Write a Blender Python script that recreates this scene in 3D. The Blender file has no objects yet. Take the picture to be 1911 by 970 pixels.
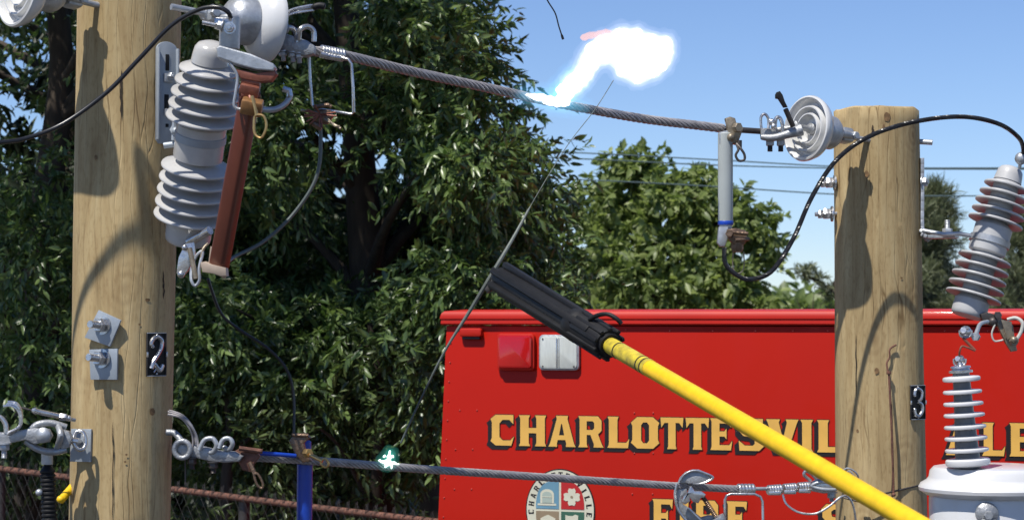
import bpy, bmesh, math, random
import numpy as np
from mathutils import Vector, Matrix, noise
from mathutils.geometry import tessellate_polygon
random.seed(7)
V = Vector
sc = bpy.context.scene
COL = sc.collection

# ------------------------------------------------------------ camera, sky, sun, exposure
FPX = 4000.0; CAMZ = 2.9; PITCH = math.radians(1.6)
cd = bpy.data.cameras.new('camera'); cam = bpy.data.objects.new('camera', cd); COL.objects.link(cam)
cam.location = (0, 0, CAMZ); cam.rotation_euler = (math.pi/2 + PITCH, 0, 0)
cd.sensor_width = 36.0; cd.lens = 36.0*FPX/1911.0; cd.clip_end = 3000; cd.clip_start = 0.05
cd.dof.use_dof = True; cd.dof.focus_distance = 6.7; cd.dof.aperture_fstop = 8
sc.camera = cam

SUND = V((0.34, 0.45, -1.0)).normalized()          # direction the light travels
elev = math.asin(-SUND.z); az = math.atan2(-SUND.x, -SUND.y)   # azimuth of the sun from +Y towards +X
w = bpy.data.worlds.new('World'); sc.world = w; w.use_nodes = True
nt = w.node_tree; bg = nt.nodes['Background']
sky = nt.nodes.new('ShaderNodeTexSky'); sky.sky_type = 'NISHITA'; sky.sun_disc = False
sky.sun_elevation = elev; sky.sun_rotation = az
sky.air_density = 1.0; sky.dust_density = 0.0; sky.ozone_density = 2.0; sky.altitude = 1500
tnt = nt.nodes.new('ShaderNodeMix'); tnt.data_type = 'RGBA'; tnt.blend_type = 'MULTIPLY'; tnt.inputs['Factor'].default_value = 1
tnt.inputs['B'].default_value = (.86, .96, 1.20, 1); nt.links.new(sky.outputs[0], tnt.inputs['A']); nt.links.new(tnt.outputs['Result'], bg.inputs[0]); bg.inputs[1].default_value = 0.088
sl = bpy.data.lights.new('sun', 'SUN'); sl.energy = 4.8; sl.angle = math.radians(0.7); sl.color = (1.0, 0.955, 0.88)
so = bpy.data.objects.new('sun', sl); COL.objects.link(so); so.rotation_euler = SUND.to_track_quat('-Z', 'Y').to_euler()
so.location = (-4, -5, 14)
sc.view_settings.view_transform = 'Standard'; sc.view_settings.look = 'None'
sc.view_settings.exposure = 0.27; sc.view_settings.gamma = 1.0

# ------------------------------------------------------------ helpers: places
CP, SP = math.cos(PITCH), math.sin(PITCH)
def ray(px, py):
    a = (px-955.5)/FPX; b = (485-py)/FPX
    return V((a, CP - b*SP, SP + b*CP))
YOFF = 0.0
def W(px, py, y):
    y += YOFF
    r = ray(px, py); return V((0, 0, CAMZ)) + r*(y/r.y)
def S(y): return y/FPX

# ------------------------------------------------------------ helpers: meshes
def frame(o, z, xh=None):
    z = V(z).normalized(); xh = V(xh) if xh is not None else (V((1,0,0)) if abs(z.x) < .9 else V((0,1,0)))
    x = (xh - z*xh.dot(z)).normalized(); y = z.cross(x)
    m = Matrix.Identity(4)
    for i in range(3): m[i][0] = x[i]; m[i][1] = y[i]; m[i][2] = z[i]; m[i][3] = o[i]
    return m
def face_frame(o, yaw=0.0, roll=0.0):
    """local x to the right, local y up, local z out towards the viewer side"""
    m = Matrix(((1,0,0,0),(0,0,-1,0),(0,1,0,0),(0,0,0,1)))
    return Matrix.Translation(o) @ Matrix.Rotation(yaw, 4, 'Z') @ m @ Matrix.Rotation(roll, 4, 'Z')
def cr(pts, n=8, closed=False):
    P = [V(p) for p in pts]; out = []
    N = len(P); rng = range(N if closed else N-1)
    for i in rng:
        if closed: p0, p1, p2, p3 = P[i-1], P[i], P[(i+1) % N], P[(i+2) % N]
        else: p0, p1, p2, p3 = P[max(i-1, 0)], P[i], P[i+1], P[min(i+2, N-1)]
        for k in range(n):
            t = k/n
            out.append(0.5*((2*p1)+(p2-p0)*t+(2*p0-5*p1+4*p2-p3)*t*t+(3*p1-p0-3*p2+p3)*t**3))
    if not closed: out.append(P[-1].copy())
    return out
WLOC = {}
class MB:
    def __init__(s): s.v = []; s.f = []
    def _frames(s, pts, closed):
        n = len(pts); T = []
        for i in range(n):
            a = pts[i-1] if (i > 0 or closed) else pts[i]; b = pts[(i+1) % n] if (i < n-1 or closed) else pts[i]
            T.append((b-a).normalized())
        t = T[0]; u = t.orthogonal().normalized(); U = []
        for i in range(n):
            u = (u - T[i]*u.dot(T[i])); u = u.normalized() if u.length > 1e-9 else T[i].orthogonal().normalized(); U.append(u.copy())
        return T, U
    def tube(s, pts, r, seg=10, closed=False, caps=True):
        pts = [V(p) for p in pts]; n = len(pts); T, U = s._frames(pts, closed)
        R = r if isinstance(r, (list, tuple)) else [r]*n
        b0 = len(s.v)
        for i in range(n):
            u = U[i]; w_ = T[i].cross(u)
            for k in range(seg):
                a = 2*math.pi*k/seg; s.v.append(pts[i] + (u*math.cos(a)+w_*math.sin(a))*R[i])
        for i in range(n if closed else n-1):
            j = (i+1) % n
            for k in range(seg):
                k2 = (k+1) % seg
                s.f.append((b0+i*seg+k, b0+i*seg+k2, b0+j*seg+k2, b0+j*seg+k))
        if caps and not closed:
            s.f.append(tuple(b0+k for k in range(seg-1, -1, -1))); s.f.append(tuple(b0+(n-1)*seg+k for k in range(seg)))
        return s
    def rope(s, pts, R, n=10, pitch=.16, step=.01, rs=None):
        pts = [V(p) for p in pts]; L = [0]
        for a, b in zip(pts, pts[1:]): L.append(L[-1]+(b-a).length)
        m = max(3, int(L[-1]/step)); q = []; j = 0
        for i in range(m+1):
            d = L[-1]*i/m
            while j < len(pts)-2 and L[j+1] < d: j += 1
            q.append(pts[j].lerp(pts[j+1], (d-L[j])/max(1e-9, L[j+1]-L[j])))
        T, U = s._frames(q, False); rs = rs or R*math.sin(math.pi/n)/(1+math.sin(math.pi/n))*1.02
        for k in range(n):
            h = []
            for i in range(m+1):
                a = 2*math.pi*(k/n + L[-1]*i/m/pitch); u = U[i]; w_ = T[i].cross(u)
                h.append(q[i]+(u*math.cos(a)+w_*math.sin(a))*(R-rs))
            s.tube(h, rs, 6)
        s.tube(q, R-rs*1.7, 8); return s
    def lathe(s, prof, M, seg=40):
        b0 = len(s.v); n = len(prof)
        for (r, h) in prof:
            for k in range(seg):
                a = 2*math.pi*k/seg; s.v.append(M @ V((max(r, 1e-5)*math.cos(a), max(r, 1e-5)*math.sin(a), h)))
        for i in range(n-1):
            for k in range(seg):
                k2 = (k+1) % seg
                s.f.append((b0+i*seg+k, b0+i*seg+k2, b0+(i+1)*seg+k2, b0+(i+1)*seg+k))
        s.f.append(tuple(b0+k for k in range(seg-1, -1, -1))); s.f.append(tuple(b0+(n-1)*seg+k for k in range(seg)))
        return s
    def bm(s, bm, M=None):
        bm.verts.index_update(); b0 = len(s.v)
        for v in bm.verts: s.v.append(M @ v.co if M else v.co.copy())
        for f in bm.faces: s.f.append(tuple(b0+v.index for v in f.verts))
        bm.free(); return s
    def box(s, M, sx, sy, sz, bev=0.0, seg=2):
        bm = bmesh.new(); bmesh.ops.create_cube(bm, size=1)
        for v in bm.verts: v.co = V((v.co.x*sx, v.co.y*sy, v.co.z*sz))
        if bev > 0: bmesh.ops.bevel(bm, geom=bm.edges[:], offset=bev, segments=seg, profile=.5, affect='EDGES')
        return s.bm(bm, M)
    def prism(s, poly, t, M, bev=0.0):
        bm = bmesh.new(); vs = [bm.verts.new((p[0], p[1], -t/2)) for p in poly]; f = bm.faces.new(vs)
        r = bmesh.ops.extrude_face_region(bm, geom=[f])
        for g in r['geom']:
            if isinstance(g, bmesh.types.BMVert): g.co.z += t
        bmesh.ops.recalc_face_normals(bm, faces=bm.faces[:])
        if bev > 0:
            es = [e for e in bm.edges if abs(e.verts[0].co.z-e.verts[1].co.z) < 1e-6]
            bmesh.ops.bevel(bm, geom=es, offset=bev, segments=2, profile=.5, affect='EDGES')
        return s.bm(bm, M)
    def pxprism(s, poly, y, t, yaw=0.0, bev=0.0):
        cx = sum(p[0] for p in poly)/len(poly); cy = sum(p[1] for p in poly)/len(poly)
        q = [((p[0]-cx)*S(y)/max(.3, math.cos(yaw)), -(p[1]-cy)*S(y)) for p in poly]
        return s.prism(q, t, face_frame(W(cx, cy, y), yaw), bev)
    def ball(s, c, r, sub=2, M=None):
        bm = bmesh.new(); bmesh.ops.create_icosphere(bm, subdivisions=sub, radius=1)
        rr = V(r) if isinstance(r, (tuple, list, Vector)) else V((r, r, r))
        for v in bm.verts: v.co = V((v.co.x*rr.x, v.co.y*rr.y, v.co.z*rr.z)); v.co = (M @ v.co if M else v.co) + V(c)
        return s.bm(bm)
    def nut(s, c, axis, r, h):
        M = frame(c, axis); s.lathe([(r*.9, -h/2), (r, -h/2+h*.12), (r, h/2-h*.12), (r*.9, h/2)], M, 6); return s
    def bolt(s, c, axis, r, h, shank=None, up=None):
        """hex nut at c, rod passing through by 'shank' outwards"""
        a = V(axis).normalized(); s.nut(c, a, r, h); s.lathe([(r*1.35, -h*.75), (r*1.35, -h*.5)], frame(c, a), 20)
        if shank:
            n = 12; pts = [V(c)+a*(h/2+shank*i/n) for i in range(n+1)]
            s.tube(pts, [r*(.5+.06*(i % 2)) for i in range(n+1)], 10)
        return s
    def build(s, name, mat, parent=None, smooth=38, center=True):
        me = bpy.data.meshes.new(name)
        arr = np.array([tuple(v) for v in s.v]); c = (arr.min(0)+arr.max(0))/2 if center else np.zeros(3)
        me.from_pydata((arr-c).tolist(), [], s.f); me.validate(); me.update()
        bm = bmesh.new(); bm.from_mesh(me); bmesh.ops.recalc_face_normals(bm, faces=bm.faces[:]) if len(bm.faces) < 60000 else None
        bm.to_mesh(me); bm.free()
        if smooth:
            me.shade_smooth(); me.set_sharp_from_angle(angle=math.radians(smooth))
        me.materials.append(mat)
        o = bpy.data.objects.new(name, me); COL.objects.link(o); c = V(c)
        if parent: o.parent = parent; o.location = c - WLOC[parent.name]
        else: o.location = c
        WLOC[o.name] = c
        return o
def tag(o, label=None, cat=None, group=None, kind=None):
    if label: o['label'] = label
    if cat: o['category'] = cat
    if group: o['group'] = group
    if kind: o['kind'] = kind
    return o
def thing(name, label, cat, loc, group=None):
    o = bpy.data.objects.new(name, None); COL.objects.link(o); o.location = loc; o.empty_display_size = .1
    WLOC[o.name] = V(loc); return tag(o, label, cat, group)

# ------------------------------------------------------------ materials
def mat(name, col, rough=.5, metal=0.0, var=0.0, vscale=8, bump=0.0, bscale=60, coat=0.0, spec=.5, stretch=(1,1,1), col2=None, rvar=0.0):
    m = bpy.data.materials.new(name); m.use_nodes = True; n = m.node_tree; p = n.nodes['Principled BSDF']; L = n.links.new
    p.inputs['Base Color'].default_value = (*col, 1); p.inputs['Roughness'].default_value = rough
    p.inputs['Metallic'].default_value = metal; p.inputs['Coat Weight'].default_value = coat; p.inputs['Coat Roughness'].default_value = .06
    p.inputs['Specular IOR Level'].default_value = spec
    tc = n.nodes.new('ShaderNodeTexCoord'); mp = n.nodes.new('ShaderNodeMapping'); mp.inputs['Scale'].default_value = stretch
    L(tc.outputs['Object'], mp.inputs[0])
    if var or col2:
        t = n.nodes.new('ShaderNodeTexNoise'); t.inputs['Scale'].default_value = vscale; t.inputs['Detail'].default_value = 6; t.inputs['Roughness'].default_value = .65
        L(mp.outputs[0], t.inputs['Vector']); r = n.nodes.new('ShaderNodeValToRGB')
        r.color_ramp.elements[0].position = .32; r.color_ramp.elements[1].position = .68
        c2 = col2 or tuple(max(0, c*(1-var)) for c in col)
        r.color_ramp.elements[0].color = (*c2, 1); r.color_ramp.elements[1].color = (*[min(1, c*(1+var*.4)) for c in col], 1)
        L(t.outputs['Fac'], r.inputs[0]); L(r.outputs[0], p.inputs['Base Color'])
        if rvar:
            mr = n.nodes.new('ShaderNodeMapRange'); mr.inputs['To Min'].default_value = max(.05, rough-rvar); mr.inputs['To Max'].default_value = min(1, rough+rvar)
            L(t.outputs['Fac'], mr.inputs['Value']); L(mr.outputs[0], p.inputs['Roughness'])
    if bump:
        b = n.nodes.new('ShaderNodeTexNoise'); b.inputs['Scale'].default_value = bscale; b.inputs['Detail'].default_value = 5
        L(mp.outputs[0], b.inputs['Vector']); bp = n.nodes.new('ShaderNodeBump'); bp.inputs['Strength'].default_value = bump; bp.inputs['Distance'].default_value = .004
        L(b.outputs['Fac'], bp.inputs['Height']); L(bp.outputs[0], p.inputs['Normal'])
    return m
M_PORC = mat('grey_porcelain', (.46, .455, .445), .24, var=.16, vscale=9, coat=.12, rvar=.10)
M_PORCW = mat('pale_porcelain', (.60, .60, .59), .2, var=.12, vscale=6, coat=.3, rvar=.08)
M_PORC3 = mat('dull_grey_porcelain', (.44, .44, .44), .42, var=.16, vscale=9, spec=.35)
M_NECK = mat('dark_porcelain_core', (.13, .135, .15), .3, var=.2)
M_GALV = mat('galvanised_steel', (.44, .46, .48), .42, .55, var=.3, vscale=22, bump=.25, bscale=90, rvar=.15)
M_PLATE = mat('galvanised_plate', (.34, .38, .42), .5, .3, var=.15, vscale=12, bump=.1, bscale=60, rvar=.12)
M_STEEL = mat('bright_hardware', (.6, .6, .6), .28, .85, var=.35, vscale=30, bump=.2, bscale=120, rvar=.12)
M_CAST = mat('cast_aluminium', (.36, .37, .38), .45, .5, var=.3, vscale=25, bump=.5, bscale=140)
M_DARKM = mat('dark_weathered_metal', (.09, .08, .075), .5, .6, var=.4, vscale=30, bump=.3)
M_ALU = mat('weathered_aluminium_strand', (.34, .32, .32), .45, .35, var=.3, vscale=35)
M_BRONZE = mat('brown_bronze', (.20, .13, .085), .42, .6, var=.5, vscale=40, bump=.5, bscale=120)
M_TARN = mat('tarnished_bronze', (.30, .25, .18), .42, .5, var=.45, vscale=30, bump=.3, bscale=90)
M_BRASS = mat('brass', (.55, .36, .14), .32, .8, var=.3, vscale=30)
M_COPPER = mat('oxide_copper', (.23, .075, .045), .5, .2, var=.35, vscale=30, bump=.3)
M_TUBE = mat('brown_fuse_tube', (.115, .027, .014), .42, var=.3, vscale=14, coat=.1, stretch=(1, 1, .2))
M_BLACK = mat('black_rubber', (.010, .010, .011), .55, spec=.3, var=.3, vscale=20)
M_BLACKC = mat('black_cable_jacket', (.016, .016, .018), .3, var=.3, vscale=30)
M_RED = mat('red_vehicle_paint', (.40, .0095, .002), .45, var=.07, vscale=1.1, coat=.05, spec=.16, bump=.05, bscale=2.5)
M_REDC = mat('red_roof_cap', (.44, .013, .005), .48, var=.1, vscale=3, coat=.04, spec=.25)
M_GOLD = mat('gold_leaf_lettering', (.72, .41, .085), .42, var=.10, vscale=9)
M_INK = mat('black_lettering_paint', (.012, .008, .008), .45)
M_CREAM = mat('cream_paint', (.60, .58, .45), .5, var=.1)
M_SKYB = mat('seal_blue', (.13, .27, .36), .5, var=.15)
M_SEALR = mat('seal_red', (.42, .015, .015), .5)
M_SEALT = mat('seal_tan', (.28, .21, .13), .5, var=.15)
M_SEALG = mat('seal_green', (.04, .12, .075), .5, var=.15)
M_YEL = mat('yellow_fibreglass', (.80, .50, .004), .5, var=.18, vscale=22, coat=.05)
M_YELG = mat('worn_yellow_grip', (.62, .48, .03), .5, var=.5, vscale=26, col2=(.25, .20, .03))
M_BLUE = mat('blue_plastic_sleeve', (.008, .05, .38), .38, var=.2, vscale=6)
M_TANK = mat('white_tank_paint', (.62, .62, .62), .3, var=.06, vscale=4, coat=.3)
M_TUBEG = mat('grey_fibreglass_tube', (.38, .41, .40), .38, var=.1, vscale=7)
M_RUST = mat('rusty_steel', (.17, .075, .05), .75, .2, var=.6, vscale=30, bump=.5)
M_BARK = mat('bark', (.06, .045, .032), .9, var=.5, vscale=14, bump=.8, bscale=30, stretch=(1, 1, .25))
M_GROUND = mat('ground_gravel', (.16, .15, .12), .95, var=.5, vscale=1.5, bump=.6, bscale=30)
M_ASPH = mat('asphalt', (.05, .05, .052), .85, var=.3, vscale=6, bump=.4, bscale=90)
M_TYRE = mat('tyre_rubber', (.02, .02, .02), .8)
M_WIRE = mat('thin_grey_wire', (.10, .12, .115), .5, .3)
M_WIREL = mat('far_power_line', (.10, .15, .16), .5, .3)
M_RIV = mat('bright_red_rivet', (.55, .10, .08), .25, .3)
M_WHLENS = mat('white_lens', (.52, .54, .50), .22, var=.12, vscale=25, coat=.5, stretch=(5, 1, 1))
M_GREENTIP = mat('bleached_twist', (.45, .44, .40), .5)

def lamp_lens():
    m = bpy.data.materials.new('red_lamp_lens'); m.use_nodes = True; p = m.node_tree.nodes['Principled BSDF']
    p.inputs['Base Color'].default_value = (.62, .008, .008, 1); p.inputs['Roughness'].default_value = .12
    p.inputs['Transmission Weight'].default_value = .35; p.inputs['Coat Weight'].default_value = .6; return m
M_LENS = lamp_lens()

def wood(name, tint=(1, 1, 1)):
    m = bpy.data.materials.new(name); m.use_nodes = True; n = m.node_tree; N = n.nodes.new; L = n.links.new; p = n.nodes['Principled BSDF']
    tc = N('ShaderNodeTexCoord')
    wp = N('ShaderNodeMapping'); wp.inputs['Scale'].default_value = (3.2, 3.2, 1.1); L(tc.outputs['Object'], wp.inputs[0])
    wn = N('ShaderNodeTexNoise'); wn.inputs['Scale'].default_value = 2.2; wn.inputs['Detail'].default_value = 2; L(wp.outputs[0], wn.inputs[0])
    sc_ = N('ShaderNodeVectorMath'); sc_.operation = 'MULTIPLY_ADD'; sc_.inputs[1].default_value = (.06, .06, .06)
    L(wn.outputs['Color'], sc_.inputs[0]); L(tc.outputs['Object'], sc_.inputs[2])
    g = N('ShaderNodeMapping'); g.inputs['Scale'].default_value = (42, 42, 4.0); L(sc_.outputs[0], g.inputs[0])
    gn = N('ShaderNodeTexNoise'); gn.inputs['Scale'].default_value = 1; gn.inputs['Detail'].default_value = 6; gn.inputs['Roughness'].default_value = .6; L(g.outputs[0], gn.inputs[0])
    r = N('ShaderNodeValToRGB'); e = r.color_ramp.elements
    e[0].position = .22; e[0].color = (.30*tint[0], .20*tint[1], .100*tint[2], 1); e[1].position = .78; e[1].color = (.50*tint[0], .385*tint[1], .225*tint[2], 1)
    x = e.new(.5); x.color = (.42*tint[0], .305*tint[1], .165*tint[2], 1); L(gn.outputs[0], r.inputs[0])
    # broad patches
    b = N('ShaderNodeMapping'); b.inputs['Scale'].default_value = (6, 6, .9); L(tc.outputs['Object'], b.inputs[0])
    bn = N('ShaderNodeTexNoise'); bn.inputs['Scale'].default_value = 1; bn.inputs['Detail'].default_value = 4; L(b.outputs[0], bn.inputs[0])
    br = N('ShaderNodeValToRGB'); e = br.color_ramp.elements; e[0].position = .33; e[0].color = (.62, .60, .56, 1); e[1].position = .62; e[1].color = (1.05, 1.03, 1.0, 1); L(bn.outputs[0], br.inputs[0])
    mx = N('ShaderNodeMix'); mx.data_type = 'RGBA'; mx.blend_type = 'MULTIPLY'; mx.inputs['Factor'].default_value = .8
    L(r.outputs[0], mx.inputs['A']); L(br.outputs[0], mx.inputs['B'])
    # hairline drying checks
    c = N('ShaderNodeMapping'); c.inputs['Scale'].default_value = (30, 30, .75); L(sc_.outputs[0], c.inputs[0])
    cn = N('ShaderNodeTexVoronoi'); cn.feature = 'DISTANCE_TO_EDGE'; cn.inputs['Scale'].default_value = 1; L(c.outputs[0], cn.inputs[0])
    cr_ = N('ShaderNodeValToRGB'); e = cr_.color_ramp.elements; e[0].position = 0; e[0].color = (.40, .34, .28, 1); e[1].position = .028; e[1].color = (1, 1, 1, 1); L(cn.outputs[0], cr_.inputs[0])
    mk = N('ShaderNodeTexNoise'); mk.inputs['Scale'].default_value = 3; L(tc.outputs['Object'], mk.inputs[0])
    mkr = N('ShaderNodeValToRGB'); e = mkr.color_ramp.elements; e[0].position = .51; e[1].position = .64; L(mk.outputs[0], mkr.inputs[0])
    m2 = N('ShaderNodeMix'); m2.data_type = 'RGBA'; m2.blend_type = 'MULTIPLY'; L(mkr.outputs[0], m2.inputs['Factor']); L(mx.outputs['Result'], m2.inputs['A']); L(cr_.outputs[0], m2.inputs['B'])
    # knots
    k = N('ShaderNodeMapping'); k.inputs['Scale'].default_value = (5.0, 5.0, 3.4); L(sc_.outputs[0], k.inputs[0])
    kv = N('ShaderNodeTexVoronoi'); kv.inputs['Scale'].default_value = 1; kv.inputs['Randomness'].default_value = 1; L(k.outputs[0], kv.inputs[0])
    sn = N('ShaderNodeMath'); sn.operation = 'MULTIPLY'; sn.inputs[1].default_value = 75; L(kv.outputs['Distance'], sn.inputs[0])
    si = N('ShaderNodeMath'); si.operation = 'SINE'; L(sn.outputs[0], si.inputs[0])
    kr = N('ShaderNodeValToRGB'); e = kr.color_ramp.elements; e[0].position = .0; e[0].color = (1, 1, 1, 1); e[1].position = .34; e[1].color = (0, 0, 0, 1); L(kv.outputs['Distance'], kr.inputs[0])
    kf = N('ShaderNodeMath'); kf.operation = 'MULTIPLY_ADD'; kf.inputs[1].default_value = .25; kf.inputs[2].default_value = .3; L(si.outputs[0], kf.inputs[0])
    kk = N('ShaderNodeMath'); kk.operation = 'MULTIPLY'; L(kf.outputs[0], kk.inputs[0]); L(kr.outputs[0], kk.inputs[1])
    m3 = N('ShaderNodeMix'); m3.data_type = 'RGBA'; m3.blend_type = 'MIX'; L(kk.outputs[0], m3.inputs['Factor']); L(m2.outputs['Result'], m3.inputs['A']); m3.inputs['B'].default_value = (.17, .10, .045, 1)
    sp = N('ShaderNodeTexNoise'); sp.inputs['Scale'].default_value = 130; sp.inputs['Detail'].default_value = 2; sm = N('ShaderNodeMapping'); sm.inputs['Scale'].default_value = (1, 1, .35); L(tc.outputs['Object'], sm.inputs[0]); L(sm.outputs[0], sp.inputs[0])
    spr = N('ShaderNodeValToRGB'); e = spr.color_ramp.elements; e[0].position = .30; e[0].color = (.62, .56, .48, 1); e[1].position = .48; e[1].color = (1.03, 1.03, 1.03, 1); L(sp.outputs[0], spr.inputs[0])
    m4 = N('ShaderNodeMix'); m4.data_type = 'RGBA'; m4.blend_type = 'MULTIPLY'; m4.inputs['Factor'].default_value = .4; L(m3.outputs['Result'], m4.inputs['A']); L(spr.outputs[0], m4.inputs['B']); m3 = m4
    L(m3.outputs['Result'], p.inputs['Base Color']); p.inputs['Roughness'].default_value = .78; p.inputs['Specular IOR Level'].default_value = .25
    bp = N('ShaderNodeBump'); bp.inputs['Strength'].default_value = .45; bp.inputs['Distance'].default_value = .004
    ad = N('ShaderNodeMath'); ad.operation = 'ADD'; L(gn.outputs[0], ad.inputs[0]); L(cr_.outputs[0], ad.inputs[1]); L(ad.outputs[0], bp.inputs['Height']); L(bp.outputs[0], p.inputs['Normal'])
    return m
M_WOOD = wood('pole_wood', (1.13, 1.17, 1.12)); M_WOOD3 = wood('pole_wood_greyer', (1.06, 1.10, 1.06))
M_SLIT = mat('dark_wood_split', (.03, .02, .012), .9)

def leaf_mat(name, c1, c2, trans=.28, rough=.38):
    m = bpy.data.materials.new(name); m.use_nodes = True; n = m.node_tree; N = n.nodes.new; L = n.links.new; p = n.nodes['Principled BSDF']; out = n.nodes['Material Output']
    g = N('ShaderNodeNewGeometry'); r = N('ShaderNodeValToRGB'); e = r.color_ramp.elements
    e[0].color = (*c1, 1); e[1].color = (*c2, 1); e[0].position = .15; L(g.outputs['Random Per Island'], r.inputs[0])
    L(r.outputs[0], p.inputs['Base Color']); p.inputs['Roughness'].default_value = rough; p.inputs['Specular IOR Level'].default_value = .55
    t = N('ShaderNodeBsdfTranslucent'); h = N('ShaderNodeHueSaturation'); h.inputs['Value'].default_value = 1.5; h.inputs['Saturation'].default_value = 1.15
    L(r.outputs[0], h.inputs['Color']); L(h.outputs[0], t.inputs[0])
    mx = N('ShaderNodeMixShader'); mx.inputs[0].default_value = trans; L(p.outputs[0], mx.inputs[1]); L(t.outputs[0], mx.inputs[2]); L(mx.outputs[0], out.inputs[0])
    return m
M_LEAF1 = leaf_mat('dark_green_leaves', (.045, .085, .024), (.17, .24, .075), .3, .33)
M_LEAF2 = leaf_mat('olive_green_leaves', (.04, .065, .024), (.12, .16, .055), .28, .36)
M_LEAF3 = leaf_mat('painted_shade_leaves', (.014, .026, .010), (.036, .052, .018), .2, .55)  # leaf colour darkened so gaps between the crowns read as deep shade
M_LEAF4 = leaf_mat('bright_green_leaves', (.11, .155, .045), (.27, .33, .11), .40, .45)
M_NEEDLE = leaf_mat('pine_needles', (.08, .10, .045), (.17, .19, .09), .15, .5)

def glow(name, col, strength, k=2.2, amax=1.0, edge=None):
    """soft-edged burning gas: thins out where one looks along its skin"""
    m = bpy.data.materials.new(name); m.use_nodes = True; n = m.node_tree; N = n.nodes.new; L = n.links.new
    n.nodes.remove(n.nodes['Principled BSDF']); out = n.nodes['Material Output']
    em = N('ShaderNodeEmission'); em.inputs[1].default_value = strength; tr = N('ShaderNodeBsdfTransparent')
    lw = N('ShaderNodeLayerWeight'); lw.inputs[0].default_value = .5
    if edge:
        r = N('ShaderNodeValToRGB'); r.color_ramp.elements[0].color = (*col, 1); r.color_ramp.elements[1].color = (*edge, 1)
        r.color_ramp.elements[0].position = .55; r.color_ramp.elements[1].position = .95; L(lw.outputs['Facing'], r.inputs[0]); L(r.outputs[0], em.inputs[0])
    else: em.inputs[0].default_value = (*col, 1)
    iv = N('ShaderNodeMath'); iv.operation = 'SUBTRACT'; iv.inputs[0].default_value = 1; L(lw.outputs['Facing'], iv.inputs[1])
    pw = N('ShaderNodeMath'); pw.operation = 'MULTIPLY'; pw.inputs[1].default_value = k; pw.use_clamp = True; L(iv.outputs[0], pw.inputs[0])
    am = N('ShaderNodeMath'); am.operation = 'MULTIPLY'; am.inputs[1].default_value = amax; L(pw.outputs[0], am.inputs[0])
    mx = N('ShaderNodeMixShader'); L(am.outputs[0], mx.inputs[0]); L(tr.outputs[0], mx.inputs[1]); L(em.outputs[0], mx.inputs[2]); L(mx.outputs[0], out.inputs[0])
    return m

def vglow(name, col, strength):
    """glowing thin gas: emits through its whole volume"""
    m = bpy.data.materials.new(name); m.use_nodes = True; n = m.node_tree
    n.nodes.remove(n.nodes['Principled BSDF']); out = n.nodes['Material Output']; e = n.nodes.new('ShaderNodeEmission')
    e.inputs[0].default_value = (*col, 1); e.inputs[1].default_value = strength; n.links.new(e.outputs[0], out.inputs['Volume']); return m

# ------------------------------------------------------------ ground
g = MB(); n = 24; R = 900
g.v = [V((-R, -R, 0)), V((R, -R, 0)), V((R, R, 0)), V((-R, R, 0))]; g.f = [(0, 1, 2, 3)]
tag(g.build('ground', M_GROUND, smooth=None), kind='structure')
g = MB(); g.v = [V((-5, -6, .004)), V((9, -6, .004)), V((9, 15, .004)), V((-5, 15, .004))]; g.f = [(0, 1, 2, 3)]
tag(g.build('training_yard_pavement', M_ASPH, smooth=None), kind='structure')

# ------------------------------------------------------------ the two wooden poles
def pole(name, label, a, b, ra, rb, zt, m, top=True, group=None):
    """a,b = two axis points; extends to the ground and to height zt"""
    d = (a-b)/(a.z-b.z); lo = b - d*b.z; hi = b + d*(zt-b.z)
    t = thing(name, label, 'pole', lo, group)
    nz, nk = 90, 72; mb = MB()
    for i in range(nz+1):
        f = i/nz; c = lo.lerp(hi, f); z = c.z
        r = rb + (ra-rb)*((z-b.z)/(a.z-b.z)) if z > b.z-1 else rb+.004
        for k in range(nk):
            an = 2*math.pi*k/nk
            q = V((math.cos(an), math.sin(an), 0))
            rr = r + .0035*noise.noise(V((q.x*1.2+lo.x, q.y*1.2, z*1.3))) + .0012*noise.noise(V((q.x*7, q.y*7, z*1.5+lo.x)))
            dz = .006*noise.noise(V((q.x*2, q.y*2, 9))) if i == nz else 0
            mb.v.append(c + q*rr + V((0, 0, dz)))
    for i in range(nz):
        for k in range(nk): mb.f.append((i*nk+k, i*nk+(k+1) % nk, (i+1)*nk+(k+1) % nk, (i+1)*nk+k))
    b0 = len(mb.v)
    for k in range(nk): mb.v.append(hi + (mb.v[nz*nk+k]-hi)*.95 + V((0, 0, .006)))
    for k in range(nk): mb.f.append((nz*nk+k, nz*nk+(k+1) % nk, b0+(k+1) % nk, b0+k))
    mb.f.append(tuple(b0+k for k in range(nk)))
    mb.build('shaft', m, t, smooth=50)
    return t
Y2, Y3 = 6.1, 7.2
P2 = pole('utility_pole', 'yellowish round wooden utility pole carrying the number 2 plate and the near cutout', W(242, 0, Y2), W(223, 970, Y2), .146, .1415, W(0, -560, Y2).z, M_WOOD, group='wooden utility poles')
P3 = pole('utility_pole', 'flat topped wooden utility pole carrying the number 3 plate in front of the red truck', W(1636, 206, Y3), W(1645, 970, Y3), .1415, .151, W(0, 208, Y3).z, M_WOOD3, group='wooden utility poles')
def surf(px, py, which=2, out=0.0):
    """point on the near skin of a pole at pixel px,py, and its outward normal"""
    if which == 2: c = W(242-19*py/970, py, Y2); r = .1437; yc = Y2
    else: c = W(1636+9*(py-206)/764, py, Y3); r = .1415+.0095*(py-206)/764; yc = Y3
    dx = (px-955.5)/FPX*(yc-r*.8) - c.x; dx = max(-r*.98, min(r*.98, dx))
    nrm = V((dx/r, -math.sqrt(1-(dx/r)**2), 0)); return c + nrm*(r+out), nrm
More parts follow.
